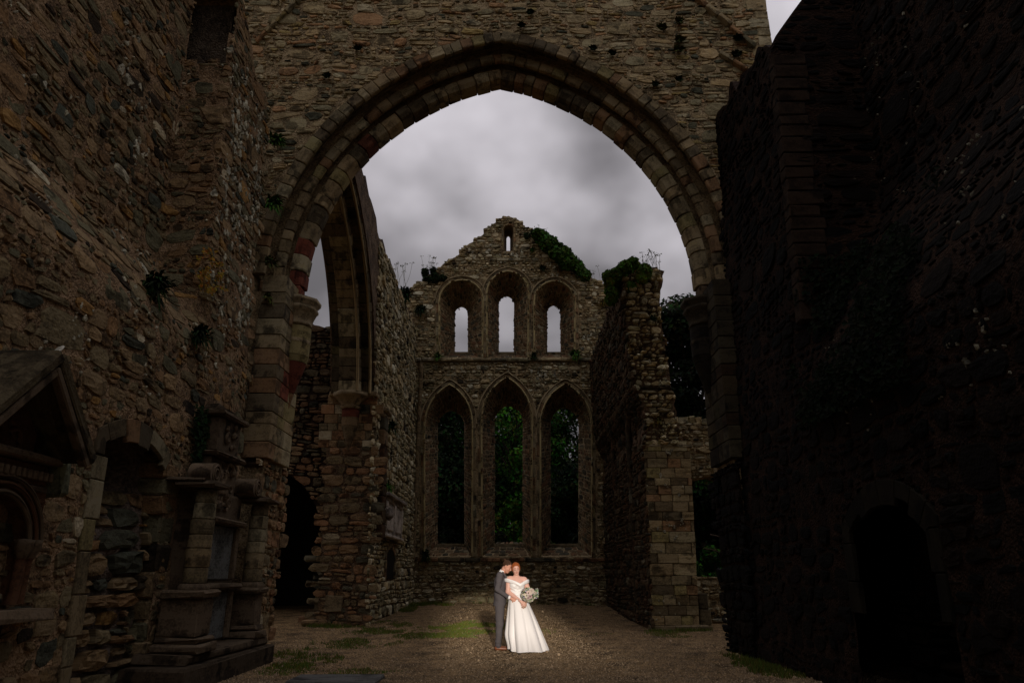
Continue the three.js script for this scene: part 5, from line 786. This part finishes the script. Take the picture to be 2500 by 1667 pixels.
const hairF = (man) => (x, y, z) => {
  let d = ell(x, y, z, [0, 0.034, -0.017], man ? [0.081, 0.097, 0.1] : [0.09, 0.106, 0.106]);
  const line = man ? lerp(0.075, -0.07, sstep(0.075, -0.06, z)) : lerp(0.072, -0.085, sstep(0.07, -0.05, z)) - 0.012 * sstep(0.02, 0.06, Math.abs(x));
  d = Math.max(d, line - y); d = Math.max(d, z - 0.085);
  d += 0.0025 * Math.sin((man ? y * 1 + Math.abs(x) * 1.5 : x * 1.2 + y) * 260);
  if (man) d = smin(d, ell(x, y, z, [0, 0.095, -0.115], [0.03, 0.03, 0.03]), 0.012);
  else { d = smin(d, ell(x, y, z, [0.01, 0.0, -0.115], [0.06, 0.055, 0.04]), 0.02); d = smin(d, ell(Math.abs(x), y, z, [0.078, 0.01, 0.0], [0.014, 0.05, 0.03]), 0.015); }
  return d;
};
// hand: palm, four curled fingers of unequal length and a thumb; axes: reach u, across w, back of hand n
function handGeo(o, u, n, curl, left) {
  let w;
  u = V(...u).normalize(); n = V(...n).addScaledVector(u, -V(...n).dot(u)).normalize(); w = V().crossVectors(n, u).multiplyScalar(left ? -1 : 1);
  const C = V(...o), at = (a, b, c) => C.clone().addScaledVector(u, a).addScaledVector(w, b).addScaledVector(n, c).toArray(), S = [];
  S.push([at(0, -0.012, 0), at(0.075, -0.022, 0), 0.02, 0.015], [at(0, 0.012, 0), at(0.078, 0.018, 0), 0.02, 0.014], [at(-0.05, 0, 0), at(0.01, 0, 0), 0.022, 0.022], [at(0.03, 0, 0), at(0.08, 0, 0), 0.016, 0.014]);
  [[0.032, 0.066, 0.0078], [0.011, 0.076, 0.0082], [-0.011, 0.071, 0.0078], [-0.031, 0.055, 0.0068]].forEach(([b, L, q], i) => {
    let a = 0.085 - (i === 3 ? 0.012 : 0), c = 0, th = curl * 0.35; let p = at(a, b, c);
    for (const s of [0.45, 0.32, 0.23]) { const l = L * s; a += Math.cos(th) * l; c -= Math.sin(th) * l; const p2 = at(a, b + (b * 0.12), c); S.push([p, p2, q, q * 0.9]); p = p2; th += curl * 0.55; }
  });
  { const p0 = at(0.012, 0.02, -0.004), p1 = at(0.045, 0.052, -0.014), p2 = at(0.078, 0.058, -0.026); S.push([p0, p1, 0.013, 0.0105], [p1, p2, 0.0105, 0.008]); }
  const f = (x, y, z) => { let d = 9; for (const [a, b, ra, rb] of S) d = smin(d, cap(x, y, z, a, b, ra, rb), 0.005); return d; };
  const lo = [9, 9, 9], hi = [-9, -9, -9]; for (const [a, b, ra, rb] of S) for (const p of [a, b]) for (let k = 0; k < 3; k++) { lo[k] = Math.min(lo[k], p[k] - 0.035); hi[k] = Math.max(hi[k], p[k] + 0.035); }
  return skin(f, lo, hi, 0.0035);
}
const cloth = (N, s) => tex(N, s, (u, v) => 0.5 + 0.5 * (pf(u, v, 8, 2, 4) - 0.5), false);
const CX = 0, CZ = -15.6, CY = groundY(0, 15.6) + 0.005, place = (g) => g.translate(CX, CY, CZ);
const FB = cloth(256, 3);
const PM = {
  skinM: std({ color: rgb(0.5, 0.24, 0.16), roughness: 0.55, specularIntensity: 0.7 }), skinF: std({ color: rgb(0.6, 0.34, 0.26), roughness: 0.5, specularIntensity: 0.7 }),
  suit: std({ color: rgb(0.078, 0.069, 0.07), roughness: 0.85, bumpMap: FB, bumpScale: 0.01 }), shirt: std({ color: rgb(0.75, 0.73, 0.7), roughness: 0.7 }), shoe: std({ color: rgb(0.2, 0.065, 0.025), roughness: 0.4, specularIntensity: 1 }),
  hairM: std({ color: rgb(0.045, 0.022, 0.011), roughness: 0.55 }), hairF: std({ color: rgb(0.27, 0.075, 0.02), roughness: 0.5 }), lips: std({ color: rgb(0.4, 0.12, 0.1), roughness: 0.5 }), brow: std({ color: rgb(0.08, 0.035, 0.02) }),
  satin: new THREE.MeshPhysicalMaterial({ color: rgb(0.74, 0.71, 0.68), roughness: 0.42, sheen: 0.3, sheenRoughness: 0.5, side: THREE.DoubleSide }),
};
{   // groom: stands in profile, facing right, head bowed to the bride's
  const t = thing('person', 'man in a grey suit with tied up hair, bowing his head against the bride', 'person', [-0.25, CY, CZ]);
  const HM = new THREE.Matrix4().makeTranslation(-0.105, 1.655, 0.015).multiply(new THREE.Matrix4().makeRotationY(1.18)).multiply(new THREE.Matrix4().makeRotationX(0.5)).multiply(new THREE.Matrix4().makeRotationZ(-0.06));
  const head = skin(headF(true), [-0.11, -0.15, -0.13], [0.11, 0.15, 0.15], 0.004).applyMatrix4(HM);
  const neck = skin((x, y, z) => smin(cap(x, y, z, [-0.235, 1.46, 0], [-0.165, 1.6, 0.01], 0.062, 0.056), cap(x, y, z, [-0.165, 1.6, 0.01], [-0.13, 1.66, 0.01], 0.056, 0.06), 0.02), [-0.34, 1.36, -0.1], [-0.05, 1.74, 0.1], 0.008);
  const handR = handGeo([0.0, 1.005, 0.245], [0.85, -0.42, 0.1], [-0.1, 0.1, 1], 0.5, true), handL = handGeo([0.02, 1.08, -0.12], [0.9, -0.3, 0.2], [0, 0.3, -1], 0.5, false);
  const wrists = skin((x, y, z) => Math.min(cap(x, y, z, [-0.09, 1.045, 0.235], [-0.01, 1.01, 0.245], 0.03, 0.024), cap(x, y, z, [-0.05, 1.09, -0.14], [0.01, 1.08, -0.12], 0.028, 0.024)), [-0.14, 0.96, -0.19], [0.04, 1.14, 0.29], 0.007);

  part(t, 'hair', place(skin(hairF(true), [-0.11, -0.12, -0.16], [0.11, 0.17, 0.11], 0.004).applyMatrix4(HM)), PM.hairM);
  for (const s of [-1, 1]) part(t, 'eyebrow', place(tube([[s * 0.013, 0.027, 0.1], [s * 0.03, 0.032, 0.096], [s * 0.046, 0.026, 0.084]], 0.0045, 8, 5).applyMatrix4(HM)), PM.brow);
  for (const s of [-1, 1]) part(t, 'eyelash_line', place(tube([[s * 0.018, -0.003, 0.094], [s * 0.031, -0.007, 0.096], [s * 0.043, -0.003, 0.089]], 0.004, 8, 4).applyMatrix4(HM)), PM.brow);
  const wr = (x, y, z) => 0.004 * Math.sin(y * 34 + x * 20 + z * 9) * noise3(x * 9, y * 9, z * 9) + 0.006 * (noise3(x * 14, y * 14, z * 14) - 0.5);
  const torso = (x, y, z, g = 0) => {
    const Z = z / 1.42;
    let d = cap(x, y, Z, [-0.265, 0.8, 0], [-0.255, 1.05, 0], 0.146 + g, 0.122 + g);
    d = smin(d, cap(x, y, Z, [-0.255, 1.05, 0], [-0.25, 1.34, 0], 0.12 + g, 0.138 + g), 0.05);
    d = smin(d, cap(x, y, z, [-0.262, 1.475, -0.15], [-0.262, 1.475, 0.15], 0.072 + g, 0.072 + g), 0.06);
    return d;
  };
  const arms = (x, y, z) => {
    let d = cap(x, y, z, [-0.262, 1.46, 0.185], [-0.305, 1.19, 0.235], 0.07, 0.056); d = smin(d, cap(x, y, z, [-0.305, 1.19, 0.235], [-0.085, 1.045, 0.235], 0.055, 0.042), 0.025);
    let e = cap(x, y, z, [-0.262, 1.46, -0.185], [-0.26, 1.2, -0.26], 0.07, 0.056); e = smin(e, cap(x, y, z, [-0.26, 1.2, -0.26], [-0.04, 1.09, -0.145], 0.055, 0.042), 0.025); return Math.min(d, e);
  };
  const bodyM = skin((x, y, z) => { let d = smin(torso(x, y, z, -0.03), arms(x, y, z) + 0.02, 0.03); return Math.max(d, 0.9 - y); }, [-0.44, 0.86, -0.36], [0.02, 1.6, 0.34], 0.011);
  part(t, 'body', place(mergeGeometries([head, neck, bodyM, wrists, handR, handL])), PM.skinM);
  const jacketF = (x, y, z) => { let d = smin(torso(x, y, z), arms(x, y, z), 0.03) + wr(x, y, z); d = Math.max(d, 0.86 - y + 0.03 * sstep(-0.2, -0.1, x)); const w = (x + 0.235) - (y - 1.3) * -0.12 - 0.12; d = Math.max(d, -(cap(x, y, z, [-0.205, 1.62, 0.0], [-0.1, 1.36, 0.0], 0.072, 0.012))); return d; };
  part(t, 'jacket', place(skin(jacketF, [-0.46, 0.8, -0.38], [0.02, 1.62, 0.36], 0.009)), PM.suit);
  part(t, 'shirt', place(skin((x, y, z) => Math.max(Math.min(torso(x, y, z, -0.012), cap(x, y, z, [-0.225, 1.51, 0], [-0.195, 1.57, 0.005], 0.069, 0.064)), -cap(x, y, z, [-0.19, 1.6, 0.01], [-0.13, 1.72, 0.0], 0.06, 0.06)), [-0.42, 1.2, -0.26], [-0.04, 1.66, 0.26], 0.009)), PM.shirt);
  part(t, 'shirt_cuff', place(skin((x, y, z) => Math.abs(cap(x, y, z, [-0.085, 1.045, 0.235], [-0.06, 1.034, 0.237], 0.037, 0.036)) - 0.003, [-0.15, 0.98, 0.17], [0, 1.11, 0.3], 0.005)), PM.shirt);
  for (const s of [-1, 1]) { const c = s > 0 ? [[-0.21, 1.55, 0.05], [-0.135, 1.45, 0.085], [-0.1, 1.33, 0.05]] : [[-0.21, 1.55, -0.05], [-0.135, 1.45, -0.085], [-0.1, 1.33, -0.05]]; const g = tube(c, 0.022, 12, 6); part(t, 'lapel', place(g), PM.suit); }
  part(t, 'boutonniere', place(leaves(40, () => ({ p: V(-0.11 + (Math.random() - 0.5) * 0.03, 1.43 + (Math.random() - 0.5) * 0.06, 0.09), d: V(1, 0.3, 0.6), s: 0.022 }), [0.5, 0.45, 0.33], rngOf(3))), M.leaf);
  const legs = (x, y, z) => { let d = 9; for (const s of [-1, 1]) { let e = cap(x, y, z, [-0.262, 0.9, s * 0.088], [-0.262, 0.5, s * 0.095], 0.108, 0.078); e = smin(e, cap(x, y, z, [-0.262, 0.5, s * 0.095], [-0.292, 0.06, s * 0.09], 0.076, 0.06), 0.03); d = Math.min(d, e); } d += wr(x, y * 0.8, z) + 0.006 * sstep(0.25, 0.1, y) * Math.sin(y * 90 + x * 12); d = Math.max(d, 0.045 - y); return Math.max(d, y - 0.93); };
  part(t, 'trousers', place(skin(legs, [-0.42, 0.0, -0.24], [-0.12, 0.97, 0.24], 0.0095)), PM.suit);
  for (const s of [-1, 1]) part(t, 'shoe', place(skin((x, y, z) => Math.max(smin(cap(x, y * 1.15, z, [-0.325, 0.045, s * 0.09], [-0.13, 0.038, s * 0.1], 0.042, 0.036), cap(x, y, z, [-0.3, 0.05, s * 0.09], [-0.28, 0.1, s * 0.09], 0.042, 0.04), 0.03), -y), [-0.42, -0.03, s * 0.09 - 0.09], [-0.03, 0.17, s * 0.09 + 0.09], 0.006)), PM.shoe);
}
{   // bride: faces the camera, turned a little to the right
  const t = thing('person', 'smiling red haired bride in a white off shoulder satin gown holding flowers', 'person', [0.2, CY, CZ]);
  const HM = new THREE.Matrix4().makeTranslation(0.085, 1.605, 0.1).multiply(new THREE.Matrix4().makeRotationZ(0.1)).multiply(new THREE.Matrix4().makeRotationY(0.12)).multiply(new THREE.Matrix4().makeRotationX(0.16));
  const head = skin(headF(false), [-0.11, -0.15, -0.13], [0.11, 0.15, 0.15], 0.004).applyMatrix4(HM);
  const torsoF = (x, y, z, g = 0) => {
    const Z = (z - 0.09) * 1.25, X = x - 0.1;
    let d = ell(X, y, Z, [0, 1.02, 0], [0.175 + g, 0.2, 0.15 + g]); d = smin(d, ell(X, y, Z, [0, 1.16, 0], [0.145 + g, 0.16, 0.125 + g]), 0.06);
    d = smin(d, ell(X, y, Z, [0, 1.3, 0.01], [0.165 + g, 0.14, 0.13 + g]), 0.05); d = smin(d, ell(Math.abs(X - 0.01), y, Z, [0.07, 1.275, 0.095], [0.072 + g, 0.07 + g, 0.068 + g]), 0.04);
    return d;
  };
  const bodyF = (x, y, z) => {
    let d = torsoF(x, y, z);
    d = smin(d, cap(x, y, z, [-0.045, 1.405, 0.085], [0.255, 1.39, 0.07], 0.06, 0.06), 0.05);
    d = smin(d, cap(x, y, z, [0.1, 1.4, 0.08], [0.088, 1.54, 0.09], 0.058, 0.05), 0.035);
    d = smin(d, cap(x, y, z, [-0.07, 1.38, 0.1], [-0.085, 1.14, 0.14], 0.062, 0.052), 0.03); d = smin(d, cap(x, y, z, [-0.085, 1.14, 0.14], [0.15, 0.985, 0.285], 0.05, 0.032), 0.02);
    d = smin(d, cap(x, y, z, [0.275, 1.37, 0.075], [0.36, 1.15, 0.09], 0.06, 0.05), 0.03); d = smin(d, cap(x, y, z, [0.36, 1.15, 0.09], [0.3, 0.985, 0.27], 0.047, 0.032), 0.02);
    return Math.max(d, 1.0 - y - (x > 0.13 && z > 0.2 ? 0.1 : 0));
  };
  const body = skin(bodyF, [-0.2, 0.88, -0.12], [0.46, 1.62, 0.36], 0.008);
  const hR = handGeo([0.19, 0.955, 0.315], [0.75, -0.5, 0.35], [-0.3, 0.2, 1], 1.2, true), hL = handGeo([0.285, 0.945, 0.3], [-0.45, -0.75, 0.5], [0.4, 0.1, 1], 1.2, false);
  part(t, 'body', place(mergeGeometries([head, body, hR, hL])), PM.skinF);
  part(t, 'hair', place(skin(hairF(false), [-0.12, -0.13, -0.18], [0.12, 0.17, 0.11], 0.004).applyMatrix4(HM)), PM.hairF);
  for (const s of [-1, 1]) { part(t, 'eyebrow', place(tube([[s * 0.014, 0.026, 0.102], [s * 0.03, 0.032, 0.097], [s * 0.046, 0.026, 0.085]], 0.0036, 8, 5).applyMatrix4(HM)), PM.hairF); part(t, 'eyelash_line', place(tube([[s * 0.017, -0.001, 0.094], [s * 0.031, -0.006, 0.097], [s * 0.045, -0.001, 0.088]], 0.0042, 8, 4).applyMatrix4(HM)), PM.brow); }
  part(t, 'lips', place(tube([[-0.021, -0.0595, 0.089], [-0.008, -0.064, 0.099], [0.008, -0.064, 0.099], [0.021, -0.0595, 0.089]], 0.006, 12, 6).applyMatrix4(HM)), PM.lips);
  const fold = (x, y, z) => 0.004 * Math.sin((y * 1.2 - Math.abs(x - 0.12) * 0.6) * 90);
  part(t, 'bodice', place(skin((x, y, z) => { let d = torsoF(x, y, z, 0.014) + (y < 1.25 ? fold(x, y, z) : 0); d = Math.max(d, y - (1.27 + 0.45 * Math.abs(x - 0.17))); d = Math.max(d, 1.0 - y); return d; }, [-0.16, 0.95, -0.12], [0.38, 1.46, 0.34], 0.008)), PM.satin);
  const band = (pts, w) => { const c = new THREE.CatmullRomCurve3(pts.map((p) => V(0.1 + (p[0] - 0.1) * 1.05, p[1], 0.08 + (p[2] - 0.08) * 1.12))), bag = new Bag(), n = 30, id = []; for (let i = 0; i <= n; i++) { const p = c.getPoint(i / n), tg = c.getTangent(i / n), o = p.clone().sub(V(0.1, p.y, 0.05)).normalize(), up = V().crossVectors(tg, o).normalize(); if (up.y < 0) up.negate(); const row = []; for (let k = 0; k < 10; k++) { const a = (k / 10) * 6.283, W = lerp(w, w * 0.75, Math.abs(i / n - 0.5) * 2); row.push(bag.v(p.clone().addScaledVector(up, Math.cos(a) * W).addScaledVector(o, Math.sin(a) * 0.014), i, k, [1, 1, 1])); } id.push(row); } for (let i = 0; i < n; i++) for (let k = 0; k < 10; k++) { const q = (k + 1) % 10; bag.i.push(id[i][k], id[i][q], id[i + 1][q], id[i][k], id[i + 1][q], id[i + 1][k]); } const g = bag.geo(); g.deleteAttribute('color'); return g; };
  part(t, 'shoulder_band', place(band([[0.0, 1.36, -0.06], [-0.115, 1.37, 0.0], [-0.145, 1.375, 0.09], [-0.1, 1.375, 0.165], [0.0, 1.35, 0.205], [0.1, 1.315, 0.222], [0.19, 1.275, 0.222]], 0.04)), PM.satin);
  part(t, 'shoulder_band', place(band([[0.2, 1.35, -0.06], [0.31, 1.36, -0.01], [0.345, 1.355, 0.07], [0.315, 1.35, 0.15], [0.26, 1.325, 0.19], [0.2, 1.29, 0.222], [0.15, 1.265, 0.228]], 0.042)), PM.satin);
  // gown: a full skirt with deep soft folds and a short train to the right
  const bag = new Bag(), NU = 150, NV = 60, id = [], r = rngOf(4), ph = Array.from({ length: 8 }, () => r() * 6.28);
  for (let j = 0; j <= NV; j++) {
    const v = j / NV, row = []; for (let i = 0; i <= NU; i++) {
      const a = (i / NU) * 6.2832, c = Math.cos(a), s = Math.sin(a), right = sstep(-0.2, 1, c), left = sstep(0.2, 1, -c);
      const k = Math.pow(v, 0.85), cx = lerp(0.1, 0.27, k), cz = lerp(0.085, 0.12, k), hem = lerp(0.0, 0.012, 0.5 + 0.5 * Math.sin(5 * a + 1)) + 0.035 * Math.pow(left, 2) + 0.02 * Math.max(0, -s);
      const y = lerp(1.09, hem, v), rx = lerp(0.155, c > 0 ? 0.47 : 0.43, k) * (1 - 0.2 * left * sstep(0.7, 1, v)), rz = lerp(0.12, 0.44, Math.pow(v, 0.8));
      const amp = 0.15 * Math.pow(v, 0.9) + 0.025, w = Math.pow(Math.abs(Math.sin(5 * a + ph[0] + 0.6 * Math.sin(2 * a + v * 0.6))), 0.5) * 0.75 + 0.35 * Math.sin(13 * a + ph[2] + v * 1.2) * (0.4 + 0.6 * v) * 0.5;
      const q = 1 + amp * (w - 0.4) * 1.25; row.push(bag.v(V(cx + c * rx * q, y, cz + s * rz * q), i / 10, v * 3, [1, 1, 1]));
    } id.push(row);
  }
  for (let j = 0; j < NV; j++) for (let i = 0; i < NU; i++) bag.i.push(id[j][i], id[j][i + 1], id[j + 1][i + 1], id[j][i], id[j + 1][i + 1], id[j + 1][i]);
  const sk = bag.geo(); sk.deleteAttribute('color'); part(t, 'skirt', place(sk), PM.satin);
  part(t, 'waistband', place(tube(Array.from({ length: 16 }, (_, i) => { const a = i / 16 * 6.283; return [0.1 + Math.cos(a) * 0.152, 1.085, 0.085 + Math.sin(a) * 0.118]; }), 0.018, 40, 6, true)), PM.satin);
}
{   // bouquet, held low at the right
  const r = rngOf(17), B = [0.345, 1.09, 0.34], t = thing('bouquet', 'loose round bouquet of cream and mauve roses with pale greenery', 'bouquet', [B[0], B[1] + CY, B[2] + CZ]);
  const rose = (p, d, s, col) => { const bag = new Bag(), n = V(...d).normalize(), a = V(n.y, -n.x, 0.3).cross(n).normalize(), b = n.clone().cross(a); for (let k = 0; k < 3; k++) for (let i = 0; i < 5 + k; i++) { const t0 = (i / (5 + k)) * 6.283 + k, R = s * (0.25 + 0.33 * k), w = 0.75, f = (tt, q, h) => bag.v(V(...p).addScaledVector(a, Math.cos(tt) * q).addScaledVector(b, Math.sin(tt) * q).addScaledVector(n, h), tt, h, col.map((c) => c * (0.85 + r() * 0.25) * (0.8 + 0.1 * k))); const A = f(t0 - w, R * 0.7, 0), D = f(t0 + w, R * 0.7, 0), C = f(t0 + w * 0.7, R * 1.15, s * (0.75 - k * 0.2)), E = f(t0 - w * 0.7, R * 1.15, s * (0.75 - k * 0.2)), M2 = f(t0, R * 1.3, s * (0.8 - k * 0.22)); bag.i.push(A, D, C, A, C, E, E, C, M2); } return bag.geo(true); };
  for (let i = 0; i < 24; i++) {
    const d = onSphere(r); d.z = Math.abs(d.z) * 0.9 + 0.1; const c = r(), col = c < 0.55 ? [0.72, 0.66, 0.54] : c < 0.8 ? [0.5, 0.36, 0.34] : [0.66, 0.52, 0.45];
    part(t, 'rose', place(rose([B[0] + d.x * 0.13, B[1] + d.y * 0.115, B[2] + d.z * 0.1], d.toArray(), 0.034 + r() * 0.012, col)), M.leaf);
  }
  part(t, 'greenery', place(leaves(420, () => { const d = onSphere(r); return { p: V(B[0] + d.x * 0.158, B[1] + d.y * 0.14, B[2] + d.z * 0.1), d, s: 0.03, c: r() < 0.4 ? [0.36, 0.4, 0.26] : r() < 0.5 ? [0.09, 0.14, 0.04] : [0.6, 0.58, 0.48] }; }, GREEN, r)), M.leaf);
  part(t, 'foliage_sprigs', place(leaves(120, () => ({ p: V(B[0] + 0.14 + r() * 0.07, B[1] + (r() - 0.35) * 0.2, B[2] + (r() - 0.5) * 0.1), d: V(1, 0.5, 0.5), s: 0.025, c: [0.4, 0.46, 0.36] }), GREEN, r)), M.leaf);
  part(t, 'stems', place(mergeGeometries(Array.from({ length: 12 }, (_, i) => tube([[B[0] - 0.02 + (r() - 0.5) * 0.08, B[1] - 0.1, B[2] - 0.02], [0.262 + (r() - 0.5) * 0.02, 0.915, 0.325], [0.245 + (r() - 0.5) * 0.07, 0.82 + r() * 0.03, 0.32 + (r() - 0.5) * 0.05]], 0.005, 8, 5)))), std({ color: rgb(0.06, 0.1, 0.03) }));
}
renderer.render(scene, camera);
